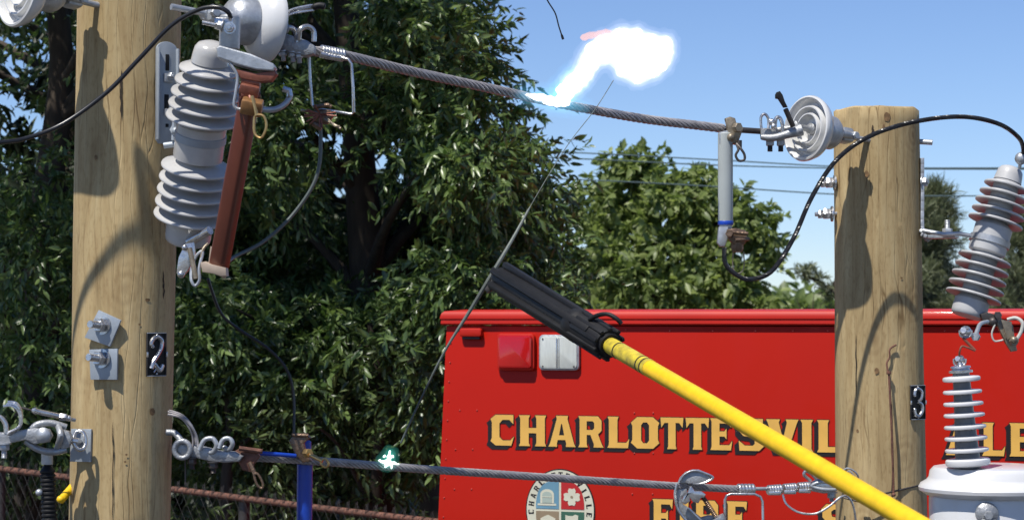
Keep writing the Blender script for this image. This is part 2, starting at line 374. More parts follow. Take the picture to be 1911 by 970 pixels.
def slit(px, y0, y1, wpx, which, par):
    mb = MB(); n = 16; L_ = []; R_ = []
    for i in range(n+1):
        f = i/n; py = y0+(y1-y0)*f; ww = wpx*math.sin(math.pi*f)**.6*(.6+.8*random.random())/2
        x = px+2.2*noise.noise(V((f*5, px, 0)))
        L_.append(surf(x-ww, py, which, .0022)[0]); R_.append(surf(x+ww, py, which, .0022)[0])
    b = len(mb.v); mb.v = L_+R_
    for i in range(n): mb.f.append((i, i+1, n+1+i+1, n+1+i))
    mb.build('split', M_SLIT, par, smooth=None)
slit(228, 140, 233, 5, 2, P2); slit(216, 778, 985, 2.2, 2, P2); slit(300, 505, 560, 2, 2, P2); slit(1628, 240, 262, 4, 3, P3); slit(1660, 740, 985, 2.0, 3, P3)
slit(1598, 620, 740, 1.6, 3, P3)

def knot(px, py, which, rx, ry, par):
    mb = MB(); n = 18; c0, nr = surf(px, py, which, .0018); b = len(mb.v); mb.v.append(c0)
    for i in range(n):
        a = 2*math.pi*i/n; k = 1+.22*noise.noise(V((math.cos(a)*1.5+px, math.sin(a)*1.5, py))); mb.v.append(surf(px+rx*k*math.cos(a), py+ry*k*math.sin(a), which, .0018)[0])
    for i in range(n): mb.f.append((b, b+1+i, b+1+(i+1) % n))
    mb.build('knot', M_KNOT, par, smooth=None)
M_KNOT = mat('dark_knot_wood', (.20, .115, .05), .85, var=.6, vscale=60)
knot(1654, 226, 3, 6, 9, P3); knot(1648, 246, 3, 2.5, 7, P3); knot(1617, 330, 3, 4, 6, P3); knot(1633, 690, 3, 4, 6, P3); knot(275, 560, 2, 4, 3, P2); knot(283, 765, 2, 4, 7, P2); knot(238, 855, 2, 2, 2, P2); knot(240, 842, 2, 2, 2, P2)
knot(262, 605, 2, 2, 2, P2); knot(180, 300, 2, 2.5, 5, P2); knot(1600, 800, 3, 2, 3, P3); knot(1680, 520, 3, 2, 2, P3)

# ------------------------------------------------------------ number plates
def strokes(mb, pts, M, r, n=7):
    q = [M @ V((p[0], p[1], 0)) for p in pts]; mb.tube(cr(q, n), r, 8)
def number_plate(px, py, which, wd, ht, digit, label, yawadd=0):
    c, nr = surf(px, py, which, .006); yaw = math.atan2(nr.x, -nr.y)+yawadd; M = face_frame(c, yaw)
    t = thing('number_plate', label, 'number plate', c, 'number plates nailed to the poles')
    MB().box(M, wd, ht, .004, .001).build('plate', M_BLACK, t)
    d = MB(); Mz = M @ Matrix.Translation((0, 0, .004)); h = ht*.40; ww = wd*.32
    if digit == '2':
        P = [(-ww*.75, h*.42), (-ww*.95, h*.62), (-ww*.5, h*.92), (.1*ww, h), (ww*.75, h*.78), (ww*.7, h*.38), (ww*.1, -h*.05), (-ww*.6, -h*.45), (-ww*.9, -h*.8)]
        Q = [(-ww*.9, -h*.8), (-ww*.5, -h*.55), (0, -h*.75), (ww*.5, -h*.92), (ww*.95, -h*.6)]
        rad = [ .0045]*99
        strokes(d, P, Mz, .0062); strokes(d, Q, Mz, .0066); d.ball(Mz @ V((-ww*.7, h*.45, 0)), .006); strokes(d, [(-ww*.5, -h*1.02), (0, -h*.8), (ww*.5, -h*1.02)], Mz, .003)
    else:
        P = [(-ww*.8, h*.55), (-ww*.6, h*.88), (0, h), (ww*.75, h*.75), (ww*.6, h*.25), (-ww*.1, h*.05)]
        Q = [(-ww*.1, h*.05), (ww*.7, -h*.15), (ww*.85, -h*.6), (ww*.2, -h*.98), (-ww*.55, -h*.9), (-ww*.85, -h*.55)]
        strokes(d, P, Mz, .0056); strokes(d, Q, Mz, .0058); d.ball(Mz @ V((-ww*.75, h*.5, 0)), .0058); d.ball(Mz @ V((-ww*.78, -h*.5, 0)), .0058)
    d.build('digit', M_STEEL, t)
    for s in (-1, 1):
        MB().box(M @ Matrix.Translation((s*wd*.49, 0, .003)), .003, ht*.97 if s < 0 else ht*.97, .003, .0008).build('side_rim', M_DARKM, t)
        MB().box(M @ Matrix.Translation((0, s*ht*.49, .003)), wd*.98, .0025, .003, .0008).build('side_rim', M_GALV, t)
        MB().box(M @ Matrix.Translation((s*wd*.5, -.0, .005)), .005, ht*.12, .005, .001).build('clip', M_STEEL, t)
        MB().ball(M @ V((0, s*ht*.44, .004)), .0035).build('nail', M_STEEL, t)
number_plate(287, 660, 2, .068, .122, '2', 'black number plate with silver figure 2 nailed to near pole')
number_plate(1709, 748, 3, .068, .114, '3', 'black number plate with silver figure 3 nailed to far pole', -.12)

# ------------------------------------------------------------ span directions
A1, B1 = W(560, 84, 6.02), W(1425, 246, 6.96)
SPAN = (B1-A1).normalized()
# ------------------------------------------------------------ suspension disc insulators
def disc(center, axis, label, R=.106, capr=.052, grey=False, caplen=.075, pinlen=.07):
    """axis points from the pole side (cap) to the wire side (pin)"""
    t = thing('disc_insulator', label, 'insulator', center, 'suspension disc insulators'); M = frame(center, axis)
    k = R/.106
    p = [(capr*.96, -.045), (.060*k, -.040), (.080*k, -.029), (.096*k, -.012), (.104*k, .006), (.106*k, .014), (.104*k, .021), (.099*k, .023), (.094*k, .018), (.090*k, .004), (.084*k, -.006),
         (.077*k, -.004), (.0745*k, .010), (.072*k, .018), (.068*k, .018), (.066*k, .006), (.060*k, -.008), (.054*k, -.006), (.0515*k, .008), (.049*k, .016), (.0455*k, .016), (.043*k, .002), (.036*k, -.010), (.012, -.012)]
    MB().lathe(p, M, 64).build('shell', M_PORCW, t)
    MB().lathe([(.012, -.045-caplen), (capr*.55, -.043-caplen), (capr*.8, -.03-caplen), (capr*.97, -.09), (capr*1.02, -.05), (capr, -.040), (capr*.9, -.036)], M, 40).build('cap', M_GALV, t)
    q = MB().lathe([(.018, -.014), (.020, .0), (.012, .012), (.010, .02), (.0095, pinlen-.02), (.015, pinlen-.012), (.018, pinlen), (.010, pinlen+.006)], M, 24)
    q.build('pin', M_CAST, t)
    e = MB(); c = V(center); a = V(axis).normalized(); s_ = a.cross(V((0, 0, 1))).normalized()
    back = c - a*(.045+caplen)
    for s in (-1, 1): e.tube(cr([back+s_*s*.026+a*.03, back+s_*s*.030-a*.01, back+s_*s*.022-a*.05], 5), .0125, 12)
    e.box(frame(back-a*.03, a), .05, .05, .05, .012); e.tube([back-a*.045-s_*.045, back-a*.045+s_*.045], .010, 10); e.nut(back-a*.045-s_*.036, s_, .014, .012); e.nut(back-a*.045+s_*.036, s_, .014, .012)
    e.tube(cr([back-a*.045+V((0, 0, .016)), back-a*.06, back-a*.045-V((0, 0, .016)), back-a*.03], 5, True), .007, 8, True)
    e.tube([back-a*.06, back-a*.16], .009, 10)
    e.build('clevis', M_GALV, t)
    return t
dc = W(492, 46, 5.93)
disc(dc, SPAN, 'large pale disc insulator seen from behind its grey cap beside the near pole', R=.108, capr=.066)
dl = W(45, -22, 5.82); disc(dl, V((-.70, -.62, .10)), 'disc insulator cut off by the top edge, left of the near pole', R=.112)
dr = W(1512, 241, 6.93); disc(dr, -SPAN, 'ribbed pale disc insulator hung on the far pole', R=.108, capr=.056)

# ------------------------------------------------------------ fused cutouts
def px_prof(k):
    """grey porcelain profile, radii and heights in near-photo units, scaled by k"""
    P = [(10, 0), (37, 0), (40, 3), (41, 10), (41, 38)]
    def shed(h, R, neck):
        return [(neck, h-1), (R*.72, h-1.5), (R-8, h-2.2), (R-2.5, h-4.0), (R-.6, h-3.2), (R, h-1), (R-1.0, h+1.2), (R-6, h+2.8), (neck+12, h+5.5), (neck+3, h+8), (neck, h+11)]
    for h, R in zip((50, 73, 96, 119, 142), (66, 66, 65, 64, 63)): P += shed(h, R, 31)
    P += [(43, 158), (44, 162), (44, 220), (40, 224)]
    for h, R in zip((234, 256, 278, 300, 322), (65, 63, 61, 57, 52)): P += shed(h, R, 30)
    P += [(33, 334), (31, 350), (29, 360), (24, 367), (14, 371), (2, 372)]
    return [(r*k, h*k) for r, h in P]
def cutout_body(t, bot, top, k, m=None):
    M = frame(bot, top-bot, V((1, 0, 0))); MB().lathe(px_prof(k), M, 72).build('insulator', m or M_PORC, t); return M
bot, top = W(350, 450, 5.95), W(396, 80, 5.74); k2 = (top-bot).length/370
C2 = thing('fused_cutout', 'near grey porcelain fused cutout with closed brown fuse tube', 'fused cutout', bot, 'porcelain fused cutouts')
cutout_body(C2, bot, top, k2)
f = MB(); ft, fb = W(466, 182, 5.62), W(408, 500, 5.80)
# fuse tube: slightly squared
Mf = frame(fb, ft-fb, V((1, -.5, 0))); Lf = (ft-fb).length
f.box(Mf @ Matrix.Translation((0, 0, Lf/2)), .047, .043, Lf, .009, 3); f.build('fuse_tube', M_TUBE, C2)
u = MB(); u.tube(cr([W(462, 175, 5.615), W(468, 185, 5.60), W(474, 215, 5.59)], 5), .005, 8); u.tube([W(448, 178, 5.61), W(484, 180, 5.63)], .012, 12)
u.box(frame(W(466, 168, 5.62), ft-fb, V((1, 0, 0))), .052, .045, .035, .006); u.build('tube_cap', M_COPPER, C2)
u = MB(); u.tube(cr([W(477, 216, 5.57), W(492, 217, 5.565), W(497, 236, 5.565), W(488, 257, 5.565), W(476, 250, 5.57), W(474, 232, 5.57)], 6, True), .0036, 8, True)
u.tube([W(470, 180, 5.58), W(476, 200, 5.572), W(479, 216, 5.57)], .005, 8); u.build('pull_ring', M_BRASS, C2)
MB().box(frame(W(470, 199, 5.60), ft-fb, V((1, 0, 0))), .056, .048, .04, .006).build('brass_ferrule', mat('aged_copper_ferrule', (.30, .15, .055), .45, .35, var=.4, vscale=30), C2)
u = MB().pxprism([(406, 92), (412, 87), (470, 103), (512, 121), (516, 128), (512, 135), (480, 133), (440, 122), (408, 110)], 5.62, .055, bev=.004); u.build('contact_hood', M_GALV, C2, smooth=20)
u = MB().pxprism([(436, 128), (480, 138), (515, 133), (518, 140), (508, 153), (486, 155), (450, 148)], 5.62, .04, bev=.004); u.tube([W(452, 150, 5.62), W(486, 156, 5.62)], .016, 12); u.build('copper_contact', M_COPPER, C2)
u = MB(); u.lathe([(.005, 0), (.027, 0), (.028, .004), (.028, .085), (.024, .09), (.003, .092)], frame(W(428, 92, 5.70), V((.02, 0, 1))), 30); u.build('top_casting', M_GALV, C2)
u = MB(); u.tube([W(378, 42, 5.64), W(402, 47, 5.64)], .006, 10); u.bolt(W(410, 48, 5.64), W(378, 42, 5.6)-W(402, 47, 5.6), .013, .012); u.bolt(W(428, 52, 5.63), V((0, -1, 0)), .012, .012, .012)
u.box(face_frame(W(418, 44, 5.66)), .05, .03, .02, .004); u.build('terminal_clamp', M_STEEL, C2)
u = MB(); u.tube(cr([W(425, 112, 5.60), W(434, 125, 5.60), W(443, 143, 5.60), W(440, 172, 5.60), W(437, 197, 5.60), W(448, 204, 5.60), W(456, 200, 5.60)], 5), .0042, 8)
u.tube([W(446, 168, 5.61), W(458, 190, 5.61)], .006, 8); u.build('guide_wire', M_GALV, C2)
u = MB(); u.tube([W(392, 430, 5.83), W(352, 452, 5.88)], .012, 10)
u.pxprism([(346, 455), (362, 452), (366, 480), (352, 505), (340, 518), (330, 510), (334, 480)], 5.83, .02, bev=.003); u.ball(W(338, 512, 5.82), .011); u.ball(W(345, 462, 5.80), .009); u.build('hinge_casting', M_STEEL, C2)
u = MB(); u.tube([W(354, 463, 5.80), W(366, 520, 5.79)], .007, 10); u.tube(cr([W(388, 455, 5.81), W(378, 468, 5.80), W(374, 500, 5.79)], 5), .004, 8); u.build('trip_lever', M_TARN, C2)
u = MB(); u.tube(cr([W(378, 470, 5.8), W(372, 500, 5.79), W(372, 522, 5.79), W(364, 533, 5.79), (W(357, 522, 5.79)), W(358, 500, 5.8), W(366, 478, 5.8)], 5, True), .0045, 8, True); u.build('flipper_ring', M_GALV, C2)
u = MB().pxprism([(376, 490), (386, 488), (396, 493), (424, 500), (425, 515), (414, 516), (400, 511), (380, 508)], 5.79, .05, bev=.003); u.tube([W(396, 460, 5.79), W(392, 494, 5.79)], .005, 8); u.ball(W(418, 515, 5.79), .007)
u.build('trunnion', mat('cream_trunnion', (.42, .33, .25), .5, .2, var=.3), C2)
# bracket
bc, bn = surf(300, 180, 2, .012); byaw = math.atan2(bn.x, -bn.y)
Mb = face_frame(bc, byaw*.75); hh = 193*S(5.97); ww = .068
br = MB(); pts = []
for i in range(17): a = math.pi*i/16; pts.append((ww/2*math.cos(a), hh/2-ww*.35+ww*.35*math.sin(a)))
pts += [(-ww/2, -hh/2+.012), (-ww/2+.008, -hh/2), (ww/2-.008, -hh/2), (ww/2, -hh/2+.012)]
br.prism(pts, .008, Mb, .002)
br.box(Mb @ Matrix.Translation((-ww/2+.003, -.004, .006)), .006, hh*.90, .016, .002); br.box(Mb @ Matrix.Translation((ww/2-.003, -.004, .006)), .006, hh*.90, .016, .002)
br.tube([W(306, 272, 5.90), W(336, 268, 5.90)], .009, 10); br.nut(W(326, 243, 5.89), V((0, -1, .2)), .014, .012); br.tube([W(326, 225, 5.89), W(324, 262, 5.89)], .007, 8); br.ball(W(328, 245, 5.88), .012)
br.lathe([(.0675, -.012), (.0705, -.010), (.0705, .010), (.0675, .012)], frame(bot.lerp(top, .535), top-bot), 48)
br.build('mounting_bracket', M_PLATE, C2)
for (x0, y0, rw, rh) in ((0, .055, .009, .046), (-.002, -.06, .011, .05), (0, -.122, .0075, .010)): MB().box(Mb @ Matrix.Translation((x0, y0+.03, .0045)), rw*1.3, rh, .003, .0012).build('slot', M_BLACK, C2)
for yy, w_ in ((.045, .02), (-.052, .018)):
    u = MB(); u.box(Mb @ Matrix.Translation((.002, yy-.004, .009)), w_*1.4, w_*1.2, .008, .002); u.nut(Mb @ V((.006, yy, .018)), bn, w_*.62, .012); u.tube([Mb @ V((.006, yy, .022)), Mb @ V((.006, yy, .034))], .006, 10); u.build('bracket_bolt', M_GALV, C2)

bot3, top3 = W(1806, 590, 7.02), W(1888, 312, 7.06); k3 = (top3-bot3).length/370
C3 = thing('fused_cutout', 'far grey porcelain cutout tilted over the truck roof, without a fuse tube', 'fused cutout', bot3, 'porcelain fused cutouts')
cutout_body(C3, bot3, top3, k3, M_PORC3)
ax3 = (top3-bot3).normalized()
# strap bracket on the far pole
u = MB(); sidex = W(1719, 300, Y3)
s0 = W(1721, 296, 7.14); s1 = W(1721, 425, 7.14)
u.tube([s0, s1], .001, 4)
sp = cr([W(1719, 296, 7.16), W(1719, 360, 7.16), W(1719, 425, 7.15), W(1724, 438, 7.14), W(1736, 442, 7.12), W(1786, 441, 7.08)], 4)
for a, b in zip(sp, sp[1:]):
    d = b-a
    if d.length > 1e-5: u.box(frame((a+b)/2, d, V((0, 1, 0))), .055, .011, d.length*1.05, .001)
u.tube([W(1722, 430, 7.02), W(1760, 437, 7.00), W(1790, 436, 7.0), W(1812, 440, 7.0)], .007, 8)
u.lathe([(k3*46, -.012), (k3*48, -.010), (k3*48, .010), (k3*46, .012)], frame(bot3.lerp(top3, .5), ax3), 48); u.build('mounting_bracket', M_GALV, C3)
u = MB(); u.bolt(W(1768, 431, 7.05), V((0, 0, 1)), .017, .016, .028); u.build('bracket_bolt', M_GALV, C3)
u = MB(); u.bolt(W(1726, 340, 7.14), V((1, -.4, 0)), .016, .014, .004); u.build('bracket_bolt', M_GALV, C3)
u = MB(); u.ball(W(1905, 296, 7.0), (.020, .02, .022)); u.tube([W(1903, 312, 7.02), W(1905, 290, 7.0)], .006, 8); u.build('top_terminal', M_GALV, C3)
u = MB(); u.pxprism([(1828, 586), (1840, 582), (1866, 590), (1870, 600), (1862, 610), (1842, 606), (1832, 598)], 6.97, .035, bev=.003); u.ball(W(1853, 600, 6.94), .016); u.nut(W(1862, 588, 6.93), V((0, -1, 0)), .013, .014); u.build('hinge_casting', M_DARKM, C3)
u = MB(); u.pxprism([(1856, 598), (1868, 596), (1889, 606), (1894, 640), (1897, 654), (1886, 656), (1876, 640)], 6.95, .022, bev=.003)
u.pxprism([(1868, 596), (1888, 600), (1888, 628), (1880, 634)], 6.91, .005, bev=.001); u.nut(W(1892, 636, 6.91), V((0, -1, 0)), .016, .014); u.ball(W(1892, 634, 6.90), .012)
u.build('hinge_hook', M_TARN, C3)
u = MB(); u.tube(cr([W(1880, 596, 6.93), W(1896, 593, 6.92), W(1908, 602, 6.91), W(1906, 618, 6.91), W(1898, 632, 6.91)], 6), .006, 8); u.tube(cr([W(1857, 605, 6.93), W(1851, 622, 6.93), W(1856, 636, 6.93), W(1872, 634, 6.93)], 5), .003, 8); u.build('hinge_loop', M_GREENTIP, C3)

# ------------------------------------------------------------ dead end clamps, conductors
def thinwires(mb, pts, r, n=4, spread=.006, seed=1):
    rnd = random.Random(seed)
    for i in range(n):
        o = V((rnd.uniform(-1, 1), rnd.uniform(-1, 1), rnd.uniform(-1, 1)))*spread
        o2 = V((rnd.uniform(-1, 1), rnd.uniform(-1, 1), rnd.uniform(-1, 1)))*spread*1.8
        m_ = len(pts); mb.tube(cr([V(p)+o.lerp(o2, j/(m_-1)) for j, p in enumerate(pts)], 6), r, 6)
def wrap(mb, a, b, R, n=9):
    """a sleeve of coiled turns"""
    a, b = V(a), V(b); d = (b-a).normalized(); L = (b-a).length; prof = [(R*.6, 0)]
    for i in range(n):
        h = L*(i+.5)/n; prof += [(R*.9, h-L/n*.45), (R*1.03, h-L/n*.2), (R*1.03, h+L/n*.2), (R*.9, h+L/n*.45)]
    prof.append((R*.6, L)); mb.lathe(prof, frame(a, d), 24)

cw = cr([W(585, 96, 6.05), W(640, 103, 6.10), W(760, 132, 6.27), W(880, 158, 6.43), W(985, 181, 6.56), W(1060, 197, 6.62), W(1200, 222, 6.76), W(1300, 234, 6.85), W(1350, 240, 6.89)], 6)
con = MB().rope(cw, .0150, 7, .135, .008)
UC = thing('upper_conductor', 'upper stranded bare cable slung from the near pole to the far pole', 'cable', cw[0])
con.build('strand', M_ALU, UC)
u = MB(); u.tube([W(1345, 240, 6.885), W(1385, 243, 6.92), W(1430, 246, 6.96)], .010, 10); u.build('plain_rod', M_DARKM, UC)
u = MB(); wrap(u, W(598, 96, 6.06), W(641, 104, 6.10), .0185, 8); u.tube([W(598, 101, 6.04), W(618, 107, 6.05), W(640, 110, 6.07)], .008, 8); u.build('wrap_sleeve', M_STEEL, UC)

DE = thing('dead_end_clamp', 'dead end clamp with U bolts and splayed wire tail, right of the big disc', 'cable clamp', W(545, 80, 6.0), 'dead end clamps')
u = MB().pxprism([(516, 66), (526, 62), (545, 68), (575, 78), (590, 88), (588, 103), (570, 107), (545, 101), (520, 92)], 6.0, .05, bev=.008); u.build('clamp_body', M_CAST, DE)
for cx, cy in ((540, 66), (573, 64)):
    u = MB(); u.tube(cr([W(cx-16, cy+10, 5.97), W(cx-13, cy-8, 5.96), W(cx, cy-14, 5.97), W(cx+12, cy-6, 5.98), W(cx+13, cy+14, 5.98)], 6), .0075, 10); u.build('u_bolt', M_STEEL, DE)
for cx, cy in ((528, 104), (546, 106), (558, 108)):
    u = MB(); u.bolt(W(cx, cy-3, 5.99), V((.1, 0, -1)), .012, .012, .014); u.build('nut', M_GALV, DE)
u = MB(); thinwires(u, [W(523, 62, 5.97), W(527, 38, 5.96), W(545, 22, 5.96), W(585, 14, 5.97)], .0032, 5, .005, 3); u.build('wire_tail', M_STEEL, DE)
MB().tube(cr([W(583, 15, 5.97), W(596, 11, 5.97), W(607, 13, 5.97)], 4), [.006, .009]+[.010]*6+[.007], 10).build('taped_tip', M_BLACK, DE)

ST = thing('wire_stirrup', 'square bright wire stirrup hanging under the upper cable by the near pole', 'wire loop', W(620, 160, 6.05), 'square wire stirrups')
MB().tube([W(638, 108, 6.06), W(650, 111, 6.05), W(656, 120, 6.05), W(659, 165, 6.05), W(660, 210, 6.05), W(655, 213, 6.05), W(618, 207, 6.05), W(588, 203, 6.04), W(583, 196, 6.04), W(579, 150, 6.04), W(577, 106, 6.04)], .0042, 10).build('bent_wire', M_STEEL, ST)

HC = thing('hot_line_clamp', 'rusty brown wire clamp sitting on the lower rail of the bright stirrup', 'wire clamp', W(602, 215, 6.03), 'bronze hot line clamps')
u = MB(); u.pxprism([(586, 208), (600, 204), (618, 206), (622, 218), (612, 232), (592, 232), (584, 222)], 6.03, .03, bev=.004); u.tube([W(585, 201, 6.0), W(612, 196, 6.0), W(618, 200, 6.0)], .0065, 8); u.tube([W(584, 230, 6.0), W(600, 240, 6.0)], .008, 8); u.build('jaw', M_BRONZE, HC)
u = MB(); u.tube([W(605, 222, 6.0), W(636, 240, 5.98)], .004, 8); u.tube([W(608, 218, 6.0), W(625, 236, 5.98), W(634, 236, 5.98)], .003, 8); u.tube([W(596, 212, 6.01), W(562, 206, 5.98)], .0035, 8); u.build('screw_stem', M_TARN, HC)
u = MB()
for i in range(11):
    a = random.uniform(0, 6.28); u.tube([W(598, 214, 6.0), W(598+30*math.cos(a), 216+22*math.sin(a), 5.98)], .0022, 5)
u.build('frayed_strand', M_COPPER, HC)
tag(MB().tube(cr([W(598, 232, 6.02), W(597, 300, 6.02), W(582, 350, 6.02), W(540, 408, 6.02), (W(490, 452, 6.0)), W(440, 478, 5.95), W(424, 490, 5.86)], 8), .0052, 8).build('jumper_wire', M_WIRE),
    'thin grey wire sagging from the rusty clamp to the foot of near cutout', 'wire')
u = MB().tube(cr([W(536, 166, 6.0), W(541, 180, 6.0), W(530, 196, 5.99), W(510, 205, 5.98), W(484, 204, 5.97)], 6), .0085, 10)
GH = thing('curved_hook', 'grey curved hook beside the top of the brown fuse tube', 'hook', W(510, 200, 5.98)); u.build('hook', M_GALV, GH); MB().tube([W(528, 166, 5.99), W(540, 170, 5.99), W(541, 180, 5.99)], .009, 8).build('tip', M_STEEL, GH)

# near black cable
tag(MB().tube(cr([W(-70, 274, 5.5), W(0, 266, 5.55), W(50, 258, 5.6), W(120, 230, 5.64), W(200, 172, 5.66), W(260, 110, 5.66), W(320, 48, 5.65), W(370, 19, 5.64), W(405, 14, 5.63), W(424, 22, 5.63), W(431, 34, 5.64)], 9), .0062, 12).build('jumper_cable', M_BLACKC),
    'black cable sweeping across the near pole up to the cutout terminal', 'cable', 'black jumper cables')
sh = []
for px_, py_ in ((70, 700), (110, 625), (150, 560), (195, 490), (235, 448), (275, 436), (320, 446), (360, 480)):
    p_ = surf(min(max(px_, 134), 330), py_, 2)[0]; p_.x += (px_-min(max(px_, 134), 330))*S(5.97); sh.append(p_ - SUND/abs(SUND.z)*1.05)
tag(MB().tube(cr(sh, 8), .0105, 12).build('jumper_cable', M_BLACKC), 'thick black cable bowed above the picture, throwing the curved shadow on the near pole', 'cable', 'black jumper cables')
# far black cable, lay of the strands showing through
fc = cr([W(1352, 462, 6.80), W(1354, 492, 6.8), W(1375, 513, 6.80), W(1400, 521, 6.80), (W(1440, 506, 6.80)), W(1480, 446, 6.81), W(1515, 368, 6.82), W(1560, 300, 6.83), W(1620, 256, 6.84), W(1700, 229, 6.84), W(1790, 218, 6.84), W(1860, 230, 6.84), W(1900, 256, 6.92), W(1910, 280, 6.98), W(1906, 294, 7.0)], 9)
tag(MB().rope(fc, .0078, 7, .06, .0055).build('jumper_cable', M_BLACKC), 'black cable looping from the grey rod over the far pole', 'cable', 'black jumper cables')

# right end of the upper conductor
YOFF = -.16
DR = thing('dead_end_clamp', 'dead end clamp with black tipped tail joined to ribbed disc at far pole', 'cable clamp', W(1440, 245, 7.1), 'dead end clamps')
u = MB(); u.tube(cr([W(1421, 256, 7.06), W(1445, 257, 7.05), W(1475, 249, 7.04), W(1496, 242, 7.04)], 5), [.009, .010, .011, .011, .012, .012, .012, .012, .013, .014, .015, .016, .018, .018, .02, .02], 12)
u.pxprism([(1419, 240), (1450, 240), (1453, 255), (1420, 259)], 7.10, .03, bev=.004); u.tube([W(1420, 248, 7.12), W(1490, 236, 7.10)], .009, 10); u.build('clamp_body', M_CAST, DR)
for cx in (1437, 1457):
    u = MB(); u.box(face_frame(W(cx, 266, 7.07)), .024, .022, .022, .003); u.build('nut', M_CAST, DR)
    MB().tube([W(cx, 270, 7.07), W(cx, 283, 7.07)], .0085, 10).build('bolt_end', M_BLACK, DR)
u = MB(); u.tube(cr([W(1421, 240, 7.06), W(1420, 220, 7.06), W(1427, 213, 7.06), W(1434, 222, 7.06), W(1434, 240, 7.06)], 6), .0045, 8)
u.tube(cr([W(1446, 242, 7.07), W(1448, 222, 7.07), W(1455, 220, 7.07), W(1460, 232, 7.07), W(1460, 250, 7.07)], 6), .006, 8); u.ball(W(1440, 228, 7.06), .012); u.ball(W(1444, 236, 7.05), .010); u.build('u_bolt', M_STEEL, DR)
MB().tube([W(1480, 236, 7.02), W(1466, 204, 7.0)], .0085, 10).build('wire_tail', M_DARKM, DR)
u = MB().pxprism([(1462, 201), (1452, 185), (1447, 184), (1447, 177), (1449, 173), (1455, 171), (1460, 178), (1464, 190), (1469, 200)], 7.0, .02, bev=.002); u.build('taped_tip', M_BLACK, DR)

# ------------------------------------------------------------ grey insulating rod
GR = thing('insulating_rod', 'light grey vertical tube with blue band hanging from the upper cable', 'insulating rod', W(1355, 440, 7.0))
u = MB().lathe([(.005, 0), (.0235, 0), (.024, .003), (.024, .285), (.021, .288), (.003, .29)], frame(W(1354, 416, 7.0), V((.001, 0, 1))), 32); u.build('tube', M_TUBEG, GR)
MB().lathe([(.0243, 0), (.0250, .001), (.0250, .012), (.0243, .013)], frame(W(1354, 420, 7.0), V((0, 0, 1))), 32).build('blue_band', M_BLUE, GR)
u = MB(); u.lathe([(.004, 0), (.020, 0), (.021, .004), (.021, .02), (.004, .022)], frame(W(1354, 430, 7.0), V((0, 0, 1))), 24); u.pxprism([(1341, 424), (1358, 424), (1358, 444), (1352, 460), (1343, 460), (1338, 452)], 6.98, .03, bev=.004); u.build('bottom_fitting', M_GALV, GR)
u = MB(); u.pxprism([(1341, 248), (1357, 244), (1368, 268), (1342, 270)], 7.0, .034, bev=.004); u.build('top_fitting', M_GALV, GR)
HT = thing('hot_line_clamp', 'bronze clamp gripping the upper cable on top of the grey rod', 'wire clamp', W(1365, 245, 7.0), 'bronze hot line clamps')
u = MB(); u.pxprism([(1353, 222), (1362, 219), (1371, 222), (1374, 233), (1386, 240), (1384, 246), (1378, 262), (1372, 270), (1358, 264), (1357, 240)], 7.0, .036, bev=.004); u.nut(W(1376, 238, 6.97), V((.6, -1, 0)), .016, .02); u.ball(W(1364, 256, 6.975), .013); u.build('jaw', M_TARN, HT)
u = MB(); u.tube(cr([W(1374, 268, 6.98), W(1378, 279, 6.97), W(1373, 290, 6.97), W(1379, 300, 6.97), W(1389, 298, 6.97), W(1389, 288, 6.97), W(1382, 277, 6.97)], 5, True), .0042, 8, True); u.tube([W(1380, 262, 6.98), W(1380, 276, 6.98)], .008, 8); u.build('eye_screw', M_DARKM, HT)
HB = thing('hot_line_clamp', 'brown clamp at the lower end of the grey rod with black cable', 'wire clamp', W(1376, 445, 6.96), 'bronze hot line clamps')
u = MB(); u.pxprism([(1358, 428), (1372, 426), (1390, 430), (1394, 446), (1388, 456), (1368, 456), (1358, 444)], 6.96, .036, bev=.005)
u.lathe([(.003, 0), (.016, 0), (.020, .01), (.020, .03), (.004, .032)], frame(W(1376, 470, 6.96), V((0, 0, 1))), 8); u.nut(W(1362, 436, 6.93), V((-.4, -1, 0)), .013, .016)
u.tube([W(1356, 432, 6.93), W(1396, 436, 6.93)], .006, 8); u.tube([W(1372, 448, 6.93), W(1398, 446, 6.94)], .006, 8); u.build('jaw', M_BRONZE, HB)
thin = MB(); thin.tube(cr([W(1388, 470, 6.96), W(1388, 500, 6.97), W(1378, 510, 6.97), W(1368, 500, 6.97), W(1368, 470, 6.96)], 6), .002, 6); thin.build('eye_screw', M_TARN, HB)

YOFF = 0.0
# ------------------------------------------------------------ bolts on the far pole
for cx, cy, lab in ((1546, 341, 'upper steel bolt end with nuts, left side of the far pole'), (1541, 399, 'lower steel bolt end with nuts, left side of the far pole')):
    u = MB(); u.tube([W(cx-20, cy+1, 7.18), W(1566, cy-1, 7.18)], .007, 10); u.nut(W(cx+2, cy, 7.18), V((1, 0, 0)), .019, .024); u.nut(W(cx-10, cy+1, 7.18), V((1, 0, 0)), .015, .014); u.lathe([(.026, 0), (.026, .006)], frame(W(cx+10, cy, 7.18), V((1, 0, 0))), 20)
    tag(u.build('through_bolt', M_STEEL), lab, 'bolt', 'through bolts in the poles')
u = MB().tube([W(1706, 264, 7.18), W(1740, 266, 7.16)], .009, 12); tag(u.build('through_bolt', M_GALV), 'plain bolt end near the flat top, right side of the far pole', 'bolt', 'through bolts in the poles')

